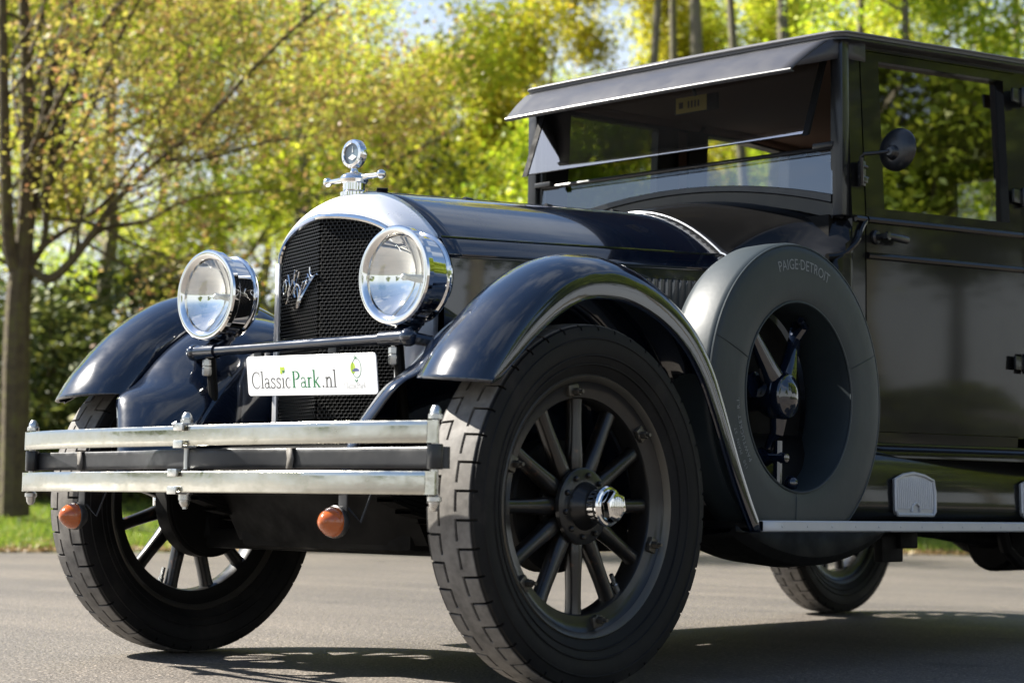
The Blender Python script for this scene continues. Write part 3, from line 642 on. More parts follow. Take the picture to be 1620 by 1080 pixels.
def kick_plate(y0):
    a = .115; mb = MB(); out = [(-a, .015), (-a * 1.01, .07), (-a * .96, .108), (-a * .55, .121), (0, .128), (a * .55, .121), (a * .96, .108), (a * 1.01, .07), (a, .015), (a * .9, .004), (-a * .9, .004)]
    def X(z): return interp(z, [.40, .44, .49, .54, .585], [.6545, .656, .654, .648, .634])
    zs_ = np.linspace(.004, .108, 12); rows = []
    for z in zs_: hw = interp(z, [.004, .015, .07, .108], [a * .93, a, a * 1.01, a * .96]); rows.append([(X(.405 + z) + .008, y0 + hw * t, .405 + z + interp(z, [.09, .108], [0, 1]) * .019 * (1 - t * t)) for t in np.linspace(-1, 1, 15)])
    back = [[(x - .007, y, z) for x, y, z in r] for r in rows]; mb.grid(rows); mb.grid(back)
    for e, f_ in ((rows[0], back[0]), (rows[-1], back[-1]), ([r[0] for r in rows], [r[0] for r in back]), ([r[-1] for r in rows], [r[-1] for r in back])): mb.grid([e, f_])
    for k in range(19):
        y = -a * .86 + k * a * 1.72 / 18; top = .098 + .018 * (1 - (y / a) ** 2)
        z0 = .035 if abs(y) < .02 else .022
        mb.tube([(X(.405 + z) + .0090, y0 + y, .405 + z) for z in (z0, lerp(z0, top, .33), lerp(z0, top, .67), top)], .0034, 6)
    pth = [(X(.405 + z) + .010, y0 + y, .405 + z) for y, z in out]; mb.tube(pth + [pth[0]], .0055, 6, cap=False)
    mb.tube([(X(.405 + z) + .011, y0 + y, .405 + z) for y, z in ((-.024, .014), (-.02, .03), (0, .04), (.02, .03), (.024, .014))], .004, 6)
    mb.build("kick_plate", alu, car)
kick_plate(1.63); kick_plate(2.425)
# fender well for the spare wheel
mb = MB(); rows = []
for k in range(25):
    t = k / 24; y = .52 + .74 * t; zb = .362 - .085 * math.sin(PI * t) ** .8
    rows.append([(.80, y, .362), (.797, y, zb + .02), (.78, y, zb), (.70, y, zb - .008), (.60, y, zb), (.585, y, .37)])
mb.grid(rows); mb.build("spare_wheel_well", under, car, solid=.003)

# ---- hood ---------------------------------------------------------------------
YF, YR = -.005, 1.08
def hood_sec(y, n=16):
    t = (y - YF) / (YR - YF); te = max(0, min(t, 1)); xc = lerp(.262, .348, te); zc = lerp(1.087, 1.155, te); H = lerp(.135, .152, te)
    pts = []
    for k in range(n + 1):
        u = k / n; uu = math.sin(u * PI / 2) if k < n else 1
        pts.append((uu * xc, zc + H * (1 - uu ** 2.1)))
    return pts, xc, zc
mb = MB(); rows = []; 
for y in np.linspace(YF, YR - .004, 22):
    p, xc, zc = hood_sec(y); half = [(x, y, z) for x, z in p] + [(xc + .005, y, zc - .004), (xc + .011, y, zc - .005)]
    half += [(xc + .015, y, zc - .009), (xc + .038, y, zc - .047), (xc + .037, y, zc - .051), (xc + .024, y, zc - .052), (xc + .024, y, zc - .059)]
    rows.append([(-x, y_, z) for x, y_, z in reversed(half)] + half[1:])
hood = mb.grid(rows).build("hood", paint, car, angle=40, solid=.003)
mb = MB()
mb.tube([(0, y, hood_sec(y)[0][0][1] + .001) for y in np.linspace(YF, YR, 20)], .006, 8)
for y in (.03, .36, .70, 1.0): mb.tube([(0, y, hood_sec(y)[0][0][1] + .004), (0, y + .03, hood_sec(y)[0][0][1] + .004)], .0085, 8)
mb.build("hood_hinge", trim_paint, hood)
for s in (-1, 1):
    mb = MB(); mb.tube([(s * (hood_sec(y)[1] + .008), y, hood_sec(y)[2] - .002) for y in np.linspace(YF, YR - .01, 20)], .0035, 6); mb.build("hood_moulding", paint, hood)
    mb = MB(); rows = []
    for y in np.linspace(YF, YR - .004, 20):
        p, xc, zc = hood_sec(y); rows.append([(s * (xc + .024), y, zc - .056), (s * (xc + .026), y, zc - .25), (s * (xc + .020), y, .60), (s * (xc + .012), y, .52)])
    hs = mb.grid(rows).build("hood_side", paint, hood)
    mb = MB()
    for k in range(24):
        y = .36 + k * .0285; p, xc, zc = hood_sec(y); x = xc + .0245; za, zb = zc - .085, zc - .29
        mb.grid([[(s * (x + o), y + dy, z + dz) for dy, o in ((-.009, 0), (-.003, .006), (.004, .012), (.010, .013), (.0115, .0))] for z, dz, in ((za, 0), (za - .008, 0), (zb + .008, 0), (zb, 0))])
        mb.grid([[(s * (x + 0), y - .009, za), (s * x, y + .0115, za)], [(s * (x + .0), y - .003, za + .005), (s * (x + .002), y + .010, za + .006)]])
    mb.build("louvre", paint, hood, angle=60)
# bright moulding at the rear edge of the hood
mb = MB(); p, xc, zc = hood_sec(YR); arc = [(x, YR + .001, z + .0035) for x, z in p] + [(xc + .012, YR + .002, zc - .001), (xc + .0195, YR + .002, zc - .008), (xc + .040, YR + .002, zc - .047)]
mb.tube([(-x, y, z) for x, y, z in reversed(arc)] + arc[1:], .0032, 8); mb.build("hood_rear_moulding", nickel, hood)

# ---- radiator shell and grille -------------------------------------------------
def gy(x): return -.164 + .066 * min(abs(x) / .228, 1.1)
GZ0, GZ1, GH, GW = .50, 1.045, .095, .224
def grille_edge(n=20):
    pts = [(GW, z) for z in np.linspace(GZ0, GZ1, 8)]
    for k in range(1, n + 1):
        a = PI / 2 * k / n; pts.append((GW * math.cos(a) ** .92 if k < n else 0, GZ1 + GH * math.sin(a)))
    return pts
def hood_edge(n=20):
    p, xc, zc = hood_sec(YF); pts = [(lerp(.262, .270, k / 7), z) for k, z in enumerate(np.linspace(GZ0, 1.06, 8))]
    q = [(.268, 1.07)] + list(reversed(p[:-1])); 
    q = np.array([(pts[-1])] + q); d = np.r_[0, np.cumsum(np.linalg.norm(np.diff(q, axis=0), axis=1))]
    for k in range(1, n + 1):
        t = d[-1] * k / n; pts.append((float(np.interp(t, d, q[:, 0])), float(np.interp(t, d, q[:, 1]))))
    return pts
ge_, he_ = grille_edge(), hood_edge(); rows = []
for (a, b) in zip(ge_, he_):
    P0 = np.array([a[0], gy(a[0]) + .006, a[1]]); P2 = np.array([b[0], YF, b[1] + .002])
    ctr = np.array([0, 0, .9]); k = interp(a[1], [1.0, 1.08], [0, 1])
    P1 = np.array([lerp(a[0] + .026, lerp(a[0], b[0], .82), k), lerp(gy(a[0]) + .002, -.118, k), lerp(a[1], lerp(a[1], b[1], .88), k)])
    P0b = P0 + np.array([.004 * (a[0] / GW), -.004, .003 * k])
    row = [tuple(P0 + np.array([0, .02, 0])), tuple(P0)]
    for t in np.linspace(0, 1, 12)[1:]:
        q = (1 - t) ** 2 * P0b + 2 * (1 - t) * t * P1 + t * t * P2; row.append(tuple(q))
    rows.append(row)
full = [[(-x, y, z) for x, y, z in r] for r in rows] + list(reversed(rows))[1:]
shell = MB().grid(full).build("radiator_shell", nickel, car, angle=50, solid=.003)
mb = MB(); arch = [(x, gy(x) - .002, z) for x, z in ge_ if z >= GZ1 - .001]; arch = [(-x, y, z) for x, y, z in arch] + list(reversed(arch))[1:]
mb.tube(arch, .0085, 10); mb.build("grille_arch_bead", chrome, shell)
for s in (-1, 1):
    MB().box((s * (GW + .004), gy(GW) - .003, (GZ0 + GZ1) / 2), (.018, .014, GZ1 - GZ0), .005).build("grille_side_bead", nickel, shell)
def gtop(x):
    u = min(abs(x) / GW, 1); c = u ** (1 / .92); return GZ1 + GH * math.sqrt(max(0, 1 - c * c))
gb = MB(); pitch = .0088; cw = .0122
for s in (-1, 1):
    k = 0; z = GZ0
    while z < GZ1 + GH:
        xm = GW if z < GZ1 else GW * math.sqrt(max(0, 1 - ((z - GZ1) / GH) ** 2)) ** .92
        if xm > .02:
            gb.tube([(0.0005 * s, gy(0), z), (s * xm, gy(xm), z)], .0014, 6, cap=False)
            nx = int(xm / cw)
            for i in range(nx + 1):
                x = (i + (.5 if k % 2 else 0)) * cw
                if x < xm and z + pitch < gtop(x): gb.box((s * x, gy(x) + .0015, z + pitch / 2), (.0020, .006, pitch - .002))
        z += pitch; k += 1
gr = gb.build("grille", grille_mat, car, angle=70, merge=False)
mb = MB(); 
for s in (-1, 1): mb.grid([[(s * x, gy(x) + .016, z) for z in (GZ0, lerp(GZ0, gtop(x), .5), gtop(x))] for x in np.linspace(0, GW, 9)])
mb.build("radiator_core", under, gr)
# script badge: strokes on the car's right half of the grille
def on_grille(cx, cy, lift=.006):
    px, py = 440 + cx / 12, 410 + cy / 12; d = CF + CR * ((px - 810) / 2907.8) - CU * ((py - 540) / 2907.8)
    # plane of the right half: y + .289 x... = gy
    k = .066 / .228; t = (-.164 - lift - CP.y - k * CP.x * 1.0 * -1 * -1) / (d.y + k * d.x) if False else ((-.164 - lift) - (CP.y + k * CP.x)) / (d.y + k * d.x)
    return CP + d * t
mb = MB()
def stroke(pts, r0, r1=None): 
    q = smooth_curve([on_grille(*p) for p in pts], max(8, 5 * len(pts))); n = len(q); r1 = r1 or r0
    mb.tube(q, [lerp(r0, r1, i / (n - 1)) for i in range(n)], 6, flat=.8)
stroke([(150, 390), (110, 480), (98, 590), (118, 670), (150, 600), (160, 480), (140, 400), (190, 420)], .0017)
stroke([(195, 300), (212, 400), (222, 520), (195, 640), (185, 780)], .0028, .0014)
stroke([(270, 380), (262, 470), (232, 570), (205, 690), (150, 850)], .0020, .0014)
stroke([(340, 215), (315, 320), (300, 420), (318, 520), (260, 640), (205, 700)], .0034, .0016)
stroke([(400, 245), (375, 350), (345, 470), (310, 600), (262, 750)], .0022)
stroke([(330, 560), (310, 660), (325, 730)], .0018, .0026)
stroke([(345, 470), (390, 500), (412, 580), (395, 700), (372, 800)], .0024, .0018)
stroke([(358, 540), (370, 650), (385, 760)], .0016)
stroke([(470, 430), (440, 540), (420, 640), (405, 720)], .0020)
stroke([(525, 450), (480, 560), (440, 650)], .0020)
stroke([(480, 430), (540, 400), (530, 460), (550, 470)], .0028, .0022)
stroke([(540, 350), (575, 330), (600, 380), (570, 420)], .0024)
stroke([(560, 280), (590, 350), (620, 340)], .0022)
stroke([(603, 150), (605, 250), (640, 325), (690, 310), (735, 280)], .0020, .0022)
poly = [(735, 282), (660, 400), (560, 570), (455, 760), (415, 920), (300, 965), (345, 870), (375, 800), (490, 630), (590, 450), (645, 350)]
mb.prism([on_grille(*p) for p in poly], (0, -.004, 0))
mb.build("script_badge", chrome, gr)

# ---- filler cap with temperature gauge ----------------------------------------
cy0 = -.052
mb = MB().lathe([(.036, 1.205), (.036, 1.216), (.031, 1.219), (.029, 1.222), (.029, 1.240), (.034, 1.242), (.036, 1.246), (.038, 1.25), (.037, 1.256), (.033, 1.261), (.022, 1.267), (.012, 1.27), (.009, 1.276), (.009, 1.282), (0, 1.283)], 'z', (0, cy0, 0), seg=36)
mb.tube([(-.098, cy0, 1.2545), (-.03, cy0, 1.2545)], [.0062, .0085], 12); mb.tube([(.03, cy0, 1.2545), (.098, cy0, 1.2545)], [.0085, .0062], 12)
for s in (-1, 1): mb.sphere((s * .101, cy0, 1.2545), .0125)
cap = mb.build("radiator_cap", chrome, car)
gz = 1.3175
mb = MB().lathe([(.0265, -.012), (.028, -.014), (.036, -.0125), (.0385, -.008), (.0385, .006), (.035, .011), (.0, .013)], 'y', (0, cy0, gz), seg=40)
for k in range(6):
    a = 2 * PI * (k + .5) / 6; mb.sphere((.0325 * math.cos(a), cy0 - .0135, gz + .0325 * math.sin(a)), .002, seg=6, rings=5)
ga = mb.build("temperature_gauge", chrome, car)
MB().lathe([(0, -.007), (.027, -.007)], 'y', (0, cy0, gz), seg=32).build("gauge_dial", dial_mat, ga)
mb = MB(); mb.prism([(-.016, cy0 - .0085, gz - .009), (0, cy0 - .0085, gz - .017), (.016, cy0 - .0085, gz - .009), (0, cy0 - .0085, gz - .001)], (0, .001, 0))
mb.prism([(-.0015, cy0 - .0085, gz + .004), (.0015, cy0 - .0085, gz + .004), (.001, cy0 - .0085, gz + .02), (-.001, cy0 - .0085, gz + .02)], (0, .001, 0))
mb.build("gauge_mark", plate_white, ga)
MB().lathe([(0, -.0115), (.0268, -.0115)], 'y', (0, cy0, gz), seg=32).build("gauge_glass", lens_glass, ga)
mb = MB(); mb.tube([(.045, cy0 + .045, 1.222), (.06, cy0 + .075, 1.214)], [.003, .006], 6); mb.tube([(.0, .03, 1.236), (.02, .05, 1.236)], .006, 8); mb.build("cap_chain", under, cap)

# ---- headlights ----------------------------------------------------------------
for s in (-1, 1):
    c = (s * .352, -.249, .957)
    hd = MB().lathe([(.105, .026), (.105, .034), (.1045, .080), (.110, .083), (.1115, .087), (.110, .092), (.104, .096), (.094, .112), (.07, .126), (.03, .133), (0, .134)], 'y', c, seg=72).build("headlight", chrome, car)
    MB().lathe([(.0945, .016), (.0955, .009), (.104, .0015), (.109, 0), (.116, .0015), (.1195, .006), (.1195, .02), (.115, .025), (.109, .029), (.1075, .032), (.105, .033)], 'y', c, seg=72).build("headlight_rim", chrome, hd)
    MB().lathe([(0, .060)] + [(r, .060 - (r * r) / (4 * .052)) for r in np.linspace(.006, .0955, 22)], 'y', c, seg=64).build("reflector", mirror_mat, hd)
    MB().lathe([(0, .004), (.03, .0046), (.06, .0066), (.085, .0105), (.0952, .0125)], 'y', c, seg=48).build("lens", lens_glass, hd)
    mb = MB(); mb.sphere((c[0], c[1] + .040, c[2]), .009); mb.tube([(c[0], c[1] + .046, c[2]), (c[0], c[1] + .064, c[2])], .007, 10); mb.build("bulb", bulb_glass, hd)
    mb = MB(); mb.tube([(c[0], -.185, .856), (c[0], -.19, .835), (c[0], -.225, .815)], [.035, .024, .018], 14); mb.box((c[0], -.20, .85), (.06, .07, .02), .006)
    mb.build("headlight_post", paint, hd)
mb = MB(); mb.tube([(-.40, -.238, .808), (.40, -.238, .808)], .0135, 18)
for s in (-1, 1):
    mb.tube([(s * .31, -.238, .808), (s * .395, -.238, .808)], .0185, 18); mb.sphere((s * .40, -.238, .808), .0225)
    mb.tube([(s * .40, -.238, .808), (s * .43, -.20, .80), (s * .47, -.10, .80)], [.016, .014, .012], 10)
lb = mb.build("headlight_bar", paint, car)
for s in (-1, 1):
    mb = MB(); mb.lathe([(0, .745), (.010, .745), (.0125, .749), (.0125, .768), (.0105, .770), (.0125, .772), (.0125, .786), (.006, .788), (.006, .80)], 'z', (s * .349, -.236, 0), seg=6); mb.build("clamp_bolt", steel, lb)
# ---- bumper -------------------------------------------------------------------
bump_root = empty("bumper", (0, 0, 0)); bump_root.parent = car
def bar(name, z, h, th, ypath, m, xm=.744, n=61):
    rows = []
    for x in np.linspace(-xm, xm, n):
        y = ypath(x); pr = [(-.5 * th, -.5 * h + .0025), (-.5 * th - .0006, -.25 * h), (-.5 * th - .0008, 0), (-.5 * th - .0006, .25 * h), (-.5 * th, .5 * h - .0025), (-.5 * th + .002, .5 * h), (.5 * th, .5 * h), (.5 * th, -.5 * h), (-.5 * th + .002, -.5 * h)]
        rows.append([(x, y + a, z + b) for a, b in pr])
    mb = MB().grid(rows, closed_v=True)
    for s in (-1, 1): mb.tube([(s * (xm + .001), ypath(xm) + .010, z - h / 2), (s * (xm + .001), ypath(xm) + .010, z + h / 2)], .0145, 16)
    return mb.build(name, m, bump_root, angle=35)
def y_up(x): return -.577 + .070 * (abs(x) / .762) ** 3.2
def y_lo(x): return -.592 + .082 * (abs(x) / .762) ** 3.2
def y_mid(x):
    a = abs(x); return interp(a, [0, .09, .13, .24, .5, .70, .762], [-.560, -.558, -.550, -.508, -.490, -.478, -.478])
bar("bumper_bar", .5705, .047, .009, y_up, old_chrome); bar("bumper_bar", .463, .049, .009, y_lo, old_chrome)
mbm = bar("bumper_spring_bar", .517, .046, .009, lambda x: float(np.mean([y_mid(x + d) for d in np.linspace(-.06, .06, 9)])), spring_mat)
for x in (-.52, .31):
    y = y_mid(x); mb = MB(); pts = [(x - .004, y - .012, .494), (x, y - .0125, .517), (x - .006, y - .012, .541), (x + .005, y + .012, .543), (x + .005, y + .014, .515), (x, y + .012, .491)]
    rows = [[(p[0] - .010, p[1], p[2]), (p[0] + .010, p[1], p[2])] for p in pts + [pts[0]]]; mb.grid(rows); mb.build("rubber_strap", rubber, bump_root, solid=.003)
mb = MB()
mb.lathe([(.0065, .40), (.0065, .62)], 'z', (0, -.565, 0), seg=10)
for z, f in ((.598, 1), (.432, -1)):
    mb.lathe([(0, z + f * .028), (.007, z + f * .027), (.0125, z + f * .018), (.0125, z + f * .012), (.015, z + f * .011), (.015, z - f * .002), (.019, z - f * .002), (.019, z - f * .006), (0, z - f * .006)], 'z', (.0, -.567, 0), seg=14)
for z, y in ((.597, -.582), (.5445, -.582), (.49, -.596), (.437, -.596)):
    mb.box((0, y + .012, z), (.034, .04, .006), .002); mb.box((0, y - .0085, z + (-.006 if z in (.597, .49) else .006)), (.034, .006, .018), .002)
mb.tube([(-.012, -.585, .60), (-.02, -.592, .594)], .006, 6)
mb.build("centre_clamp", steel, bump_root)
for s in (-1, 1):
    ex, ey = s * .746, -.494; mb = MB()
    mb.lathe([(0, .627), (.006, .626), (.0115, .618), (.0125, .609), (.016, .607), (.016, .598), (.0085, .596), (.0085, .44), (.016, .434), (.016, .425), (.0125, .423), (.0115, .412), (.006, .404), (0, .403)], 'z', (ex, ey, 0), seg=14)
    eb = mb.build("end_bolt", steel, bump_root)
    MB().lathe([(.0, .492), (.0165, .492), (.0175, .495), (.0175, .542), (.0165, .545), (0, .545)], 'z', (ex, ey, 0), seg=20).build("pivot_sleeve", trim_paint, bump_root)
    mb = MB(); mb.tube([(s * .36, y_mid(.36) + .012, .517), (s * .362, -.44, .512), (s * .36, -.36, .50)], .020, 8); mb.build("bumper_arm", trim_paint, bump_root)
# ---- turn signals ---------------------------------------------------------------
for s in (-1, 1):
    c = (s * .485, -.535, .378)
    sg = MB().lathe([(0, .025), (.022, .025), (.033, .012), (.0355, .004), (.0355, -.002), (.033, -.004)], 'y', c, seg=32)
    sg.box((c[0] + .012, c[1] + .012, c[2] + .045), (.026, .004, .07), .0015); sg.box((c[0] + .012, c[1] + .03, c[2] + .08), (.026, .05, .004), .0015)
    sg.tube([(c[0] + .02, c[1] + .02, c[2] + .03), (c[0] + .05, c[1] + .03, c[2] + .0), (c[0] + .06, c[1] + .05, c[2] + .06)], .0025, 6)
    so_ = sg.build("turn_signal", spring_mat, car)
    MB().lathe([(.0335, -.003), (.0335, -.008), (.030, -.019), (.0225, -.030), (.014, -.0385), (.006, -.043), (0, -.0435)], 'y', c, seg=36).build("amber_lens", amber, so_)
# ---- number plate -----------------------------------------------------------------
pl_c = Vector((.084, -.262, .7295)); pw, ph = .474, .099
rotp = Matrix.Rotation(R(1.2), 3, 'Y') @ Matrix.Rotation(R(8), 3, 'X')
def plate_pt(x, z, y=0): return pl_c + rotp @ Vector((x, y, z))
def rrect(w_, h_, r, n=6):
    pts = []
    for cx, cy, a0 in ((w_ / 2 - r, h_ / 2 - r, 0), (-w_ / 2 + r, h_ / 2 - r, 90), (-w_ / 2 + r, -h_ / 2 + r, 180), (w_ / 2 - r, -h_ / 2 + r, 270)):
        for k in range(n + 1): a = R(a0 + 90 * k / n); pts.append((cx + r * math.cos(a), cy + r * math.sin(a)))
    return pts
mb = MB(); mb.prism([plate_pt(x, z, 0) for x, z in rrect(pw, ph, .010)], rotp @ Vector((0, .003, 0))); npl = mb.build("number_plate", plate_white, car, angle=30, bevel=.0008)
mb = MB(); 
for x in (-.14, .14): mb.box((x, -.236, .79), (.03, .012, .05), .002)
mb.build("plate_bracket", trim_paint, npl)
LET = {}
def arcp(cx, cy, rx, ry, a0, a1, n=14): return [(cx + rx * math.cos(R(lerp(a0, a1, k / n))), cy + ry * math.sin(R(lerp(a0, a1, k / n)))) for k in range(n + 1)]
T_, t_ = .088, .04
GL = {
 'C': (.72, [(arcp(.40, .5, .34, .5, 48, 312, 24), lambda u: t_ + (T_ - t_) * math.sin(PI * u) ** 1.2), ([(.63, .70), (.63, .98)], t_), ([(.64, .12), (.66, .2)], t_)]),
 'l': (.30, [([(.15, 0), (.15, 1.06)], T_), ([(.02, .02), (.28, .02)], t_), ([(.03, 1.0), (.15, 1.05)], t_)]),
 'a': (.50, [(arcp(.20, .17, .15, .15, 90, 450, 20), .06), ([(.36, .42), (.36, .08), (.42, .02), (.48, .05)], T_ * .9), (arcp(.21, .44, .15, .17, 0, 160, 12), .06), ([(.20, .32), (.36, .36)], t_)]),
 's': (.44, [([(.36, .52), (.30, .59), (.20, .61), (.10, .56), (.08, .46), (.15, .38), (.28, .29), (.36, .2), (.33, .06), (.22, .0), (.10, .03), (.06, .10)], .07), ([(.365, .44), (.365, .59)], t_), ([(.055, .02), (.055, .17)], t_)]),
 'i': (.30, [([(.15, 0), (.15, .62)], T_), ([(.02, .02), (.28, .02)], t_), ([(.03, .57), (.15, .61)], t_)]),
 'c': (.46, [(arcp(.26, .31, .20, .30, 55, 310, 20), lambda u: t_ + (T_ - t_) * math.sin(PI * u) ** 1.2), ([(.38, .5), (.40, .46)], .08)]),
 'P': (.66, [([(.16, 0), (.16, 1.0)], .13), ([(.02, .02), (.32, .02)], t_), ([(.02, .98), (.30, .98)], t_), (arcp(.28, .74, .28, .24, 90, -90, 16), lambda u: t_ + (.13 - t_) * math.sin(PI * u)), ([(.16, .50), (.28, .50)], t_)]),
 'r': (.42, [([(.14, 0), (.14, .62)], .115), ([(.01, .02), (.28, .02)], t_), ([(.02, .57), (.14, .61)], t_), ([(.14, .42), (.22, .56), (.31, .6), (.37, .55)], .075)]),
 'k': (.60, [([(.14, 0), (.14, 1.06)], .12), ([(.01, .02), (.27, .02)], t_), ([(.02, 1.0), (.14, 1.05)], t_), ([(.16, .27), (.44, .58)], .055), ([(.24, .36), (.50, .02)], .115), ([(.34, .59), (.54, .59)], t_), ([(.40, .02), (.60, .02)], t_)]),
 'n': (.60, [([(.14, 0), (.14, .62)], T_), ([(.01, .02), (.26, .02)], t_), ([(.02, .57), (.14, .61)], t_), ([(.14, .44), (.24, .57), (.35, .60), (.43, .52), (.45, .40), (.45, 0)], .09), ([(.33, .02), (.58, .02)], t_)]),
 '.': (.26, [(arcp(.12, .055, .03, .03, 0, 360, 10), .07)]),
}
def ribbon(mb, pts, wd, f, y=-.0002):
    n = len(pts); L_, R_ = [], []
    for i in range(n):
        a = Vector(pts[max(i - 1, 0)]); b = Vector(pts[min(i + 1, n - 1)]); d = (b - a); d = d.normalized() if d.length > 1e-9 else Vector((1, 0)); nn = Vector((-d.y, d.x))
        w_ = wd(i / (n - 1)) if callable(wd) else wd; p = Vector(pts[i]); L_.append(f(*(p + nn * w_ / 2), y)); R_.append(f(*(p - nn * w_ / 2), y))
    mb.grid([L_, R_])
lay = [0]
def write(word, x0, z0, size, wsc, m, parent, frame, name="lettering"):
    mb = MB(); x = x0
    for ch in word:
        adv, st = GL[ch]
        for pts, wd in st:
            lay[0] += 1; yy = -.00018 - .000008 * (lay[0] % 17)
            ribbon(mb, pts, wd, lambda px, pz, y, x=x: frame(x + px * size * wsc, z0 + pz * size, y), yy)
        x += adv * size * wsc
    mb.build(name, m, parent, smooth=False, merge=False); return x
S_, WS = .0405, 1.17
x = write("Class", -.221, -.0305, S_, WS, ink_grey, npl, plate_pt); xi = x
x = write("ic", x, -.0305, S_, WS, ink_grey, npl, plate_pt)
x = write("Park", x + .003, -.0305, S_ * 1.02, WS, ink_green, npl, plate_pt)
x = write(".nl", x + .004, -.0305, S_, WS, ink_grey, npl, plate_pt)
def disc(mb, cx, cz, rx, rz, y, n=16, f=plate_pt):
    mb.add([f(cx + rx * math.cos(2 * PI * k / n), cz + rz * math.sin(2 * PI * k / n), y) for k in range(n)], [tuple(range(n))])
def clover(cx, cz, r, f=plate_pt):
    for m, qs in ((ink_lime, ((-.5, .5), (-.5, -.5), (.5, .5))), (ink_green, ((.5, -.2),))):
        mb = MB()
        for i, (qx, qz) in enumerate(qs): disc(mb, cx + qx * r, cz + qz * r, r * .52, r * .6, -.00028 - .00004 * i, f=f)
        mb.build("clover_mark", m, npl, smooth=False)
clover(xi + .006, .013, .0085)
# oval emblem on the right of the plate
mb = MB(); ribbon(mb, arcp(.168, .014, .0155, .023, 0, 360, 28), .0016, plate_pt, -.00028); ribbon(mb, [(.160, -.013), (.165, -.019), (.170, -.013)], .003, plate_pt, -.00034)
ribbon(mb, [(.160, .041), (.165, .037), (.170, .041)], .002, plate_pt, -.00034); ribbon(mb, [(.165, .037), (.165, .046)], .0015, plate_pt, -.0004); mb.build("oval_emblem", ink_green, npl, smooth=False)
mb = MB(); disc(mb, .155, .014, .0085, .014, -.00022); mb.build("emblem_field", ink_lime, npl, smooth=False)
mb = MB(); ribbon(mb, [(.154, .008), (.176, .009)], .004, plate_pt, -.00040); ribbon(mb, [(.158, .012), (.172, .0125)], .003, plate_pt, -.00046); mb.build("emblem_car", ink_blue, npl, smooth=False)
write("ClassicPark", .120, -.034, .0135, 1.08, ink_pale, npl, plate_pt, "small_lettering")
# ---- cowl ----------------------------------------------------------------------
def cowl_top(x):       # arch of the cowl under the windscreen
    return 1.371 - .100 * (abs(x) / .6) ** 2
def glass_low(x): return 1.414 - .080 * (abs(x) / .6) ** 2
def hood_prof(n=44):
    p, xc, zc = hood_sec(YR); pts = [(x, z) for x, z in p] + [(xc + .012, zc - .004), (xc + .018, zc - .01), (xc + .019, zc - .05), (xc + .012, zc - .30), (xc + .010, .62)]
    q = np.array(pts); d = np.r_[0, np.cumsum(np.linalg.norm(np.diff(q, axis=0), axis=1))]; return [(float(np.interp(d[-1] * k / n, d, q[:, 0])), float(np.interp(d[-1] * k / n, d, q[:, 1]))) for k in range(n + 1)]
def body_prof(n=44):
    pts = [(x, cowl_top(x)) for x in np.linspace(0, .585, 16)] + [(.605, 1.267), (.617, 1.256), (.623, 1.24), (.624, 1.20), (.624, 1.0), (.622, .645)]
    q = np.array(pts); d = np.r_[0, np.cumsum(np.linalg.norm(np.diff(q, axis=0), axis=1))]; return [(float(np.interp(d[-1] * k / n, d, q[:, 0])), float(np.interp(d[-1] * k / n, d, q[:, 1]))) for k in range(n + 1)]
H_, B_ = hood_prof(), body_prof(); YC = 1.345; rows = []
for t in np.linspace(0, 1, 22):
    row = []
    for (hx, hz), (bx, bz) in zip(H_, B_):
        sl_ = (YC - YR - .006); y = YR + .006 + sl_ * t
        te = interp(bz, [1.13, 1.25], [.5, 1]); tq = min(1, t / te); e = .25 * tq + .75 * tq ** 2.6; e2 = math.sin(t * PI / 2) * .5 + .5 * t
        x = lerp(hx, bx, e); z = lerp(hz, bz, e2 if hz > 1.12 else t)
        row.append((x, y, z))
    rows.append([(-x, y, z) for x, y, z in reversed(row)] + row[1:])
cowl = MB().grid(rows).build("cowl", body_paint, car, angle=40, solid=.003)
for s in (-1, 1):
    mb = MB(); mb.tube([(s * x, y, z) for x, y, z in smooth_curve([(.600, 1.250, 1.146), (.616, 1.30, 1.158), (.628, 1.36, 1.200), (.630, 1.385, 1.245), (.631, 1.41, 1.272)], 16)], .010, 8)
    mb.build("cowl_moulding", body_paint, cowl)
mb = MB(); mb.tube([(x, YC - .012, cowl_top(x) + .003) for x in np.linspace(-.60, .60, 31)], .0085, 8); mb.build("cowl_bead", trim_paint, cowl)

# ---- cabin sides -----------------------------------------------------------------
YB = 3.75
def sheet(mb, s, y0, y1, z0, z1, th=.05, off=0., ny=None):
    ny = ny or max(2, int((y1 - y0) / .12) + 2); nz = max(2, int((z1 - z0) / .2) + 2); a = []; b = []
    def tum(z): return -.018 * max(0, (1.0 - z) / .35) ** 1.5 - .022 * max(0, (z - 1.3) / .5)
    for y in np.linspace(y0, y1, ny):
        a.append([(s * (sx(y) + tum(z) + off), y, zz(z, y)) for z in np.linspace(z0, z1, nz)]); b.append([(s * (sx(y) + tum(z) + off - th), y, zz(z, y)) for z in np.linspace(z0, z1, nz)])
    mb.grid(a); mb.grid(b)
    ea = a[0] + [r[-1] for r in a[1:]] + list(reversed(a[-1]))[1:] + [r[0] for r in reversed(a[:-1])]
    eb = b[0] + [r[-1] for r in b[1:]] + list(reversed(b[-1]))[1:] + [r[0] for r in reversed(b[:-1])]
    mb.grid([ea, eb])
def frame_panel(mb, s, y0, y1, z0, z1, wy0, wy1, wz0, wz1, th=.05, off=0.):
    sheet(mb, s, y0, y1, z0, wz0, th, off); sheet(mb, s, y0, y1, wz1, z1, th, off); sheet(mb, s, y0, wy0, wz0, wz1, th, off); sheet(mb, s, wy1, y1, wz0, wz1, th, off)
Z0, ZT = .648, 1.80
cab = empty("cabin", (0, 0, 0)); cab.parent = car
DY0, DY1 = 1.413, 2.243
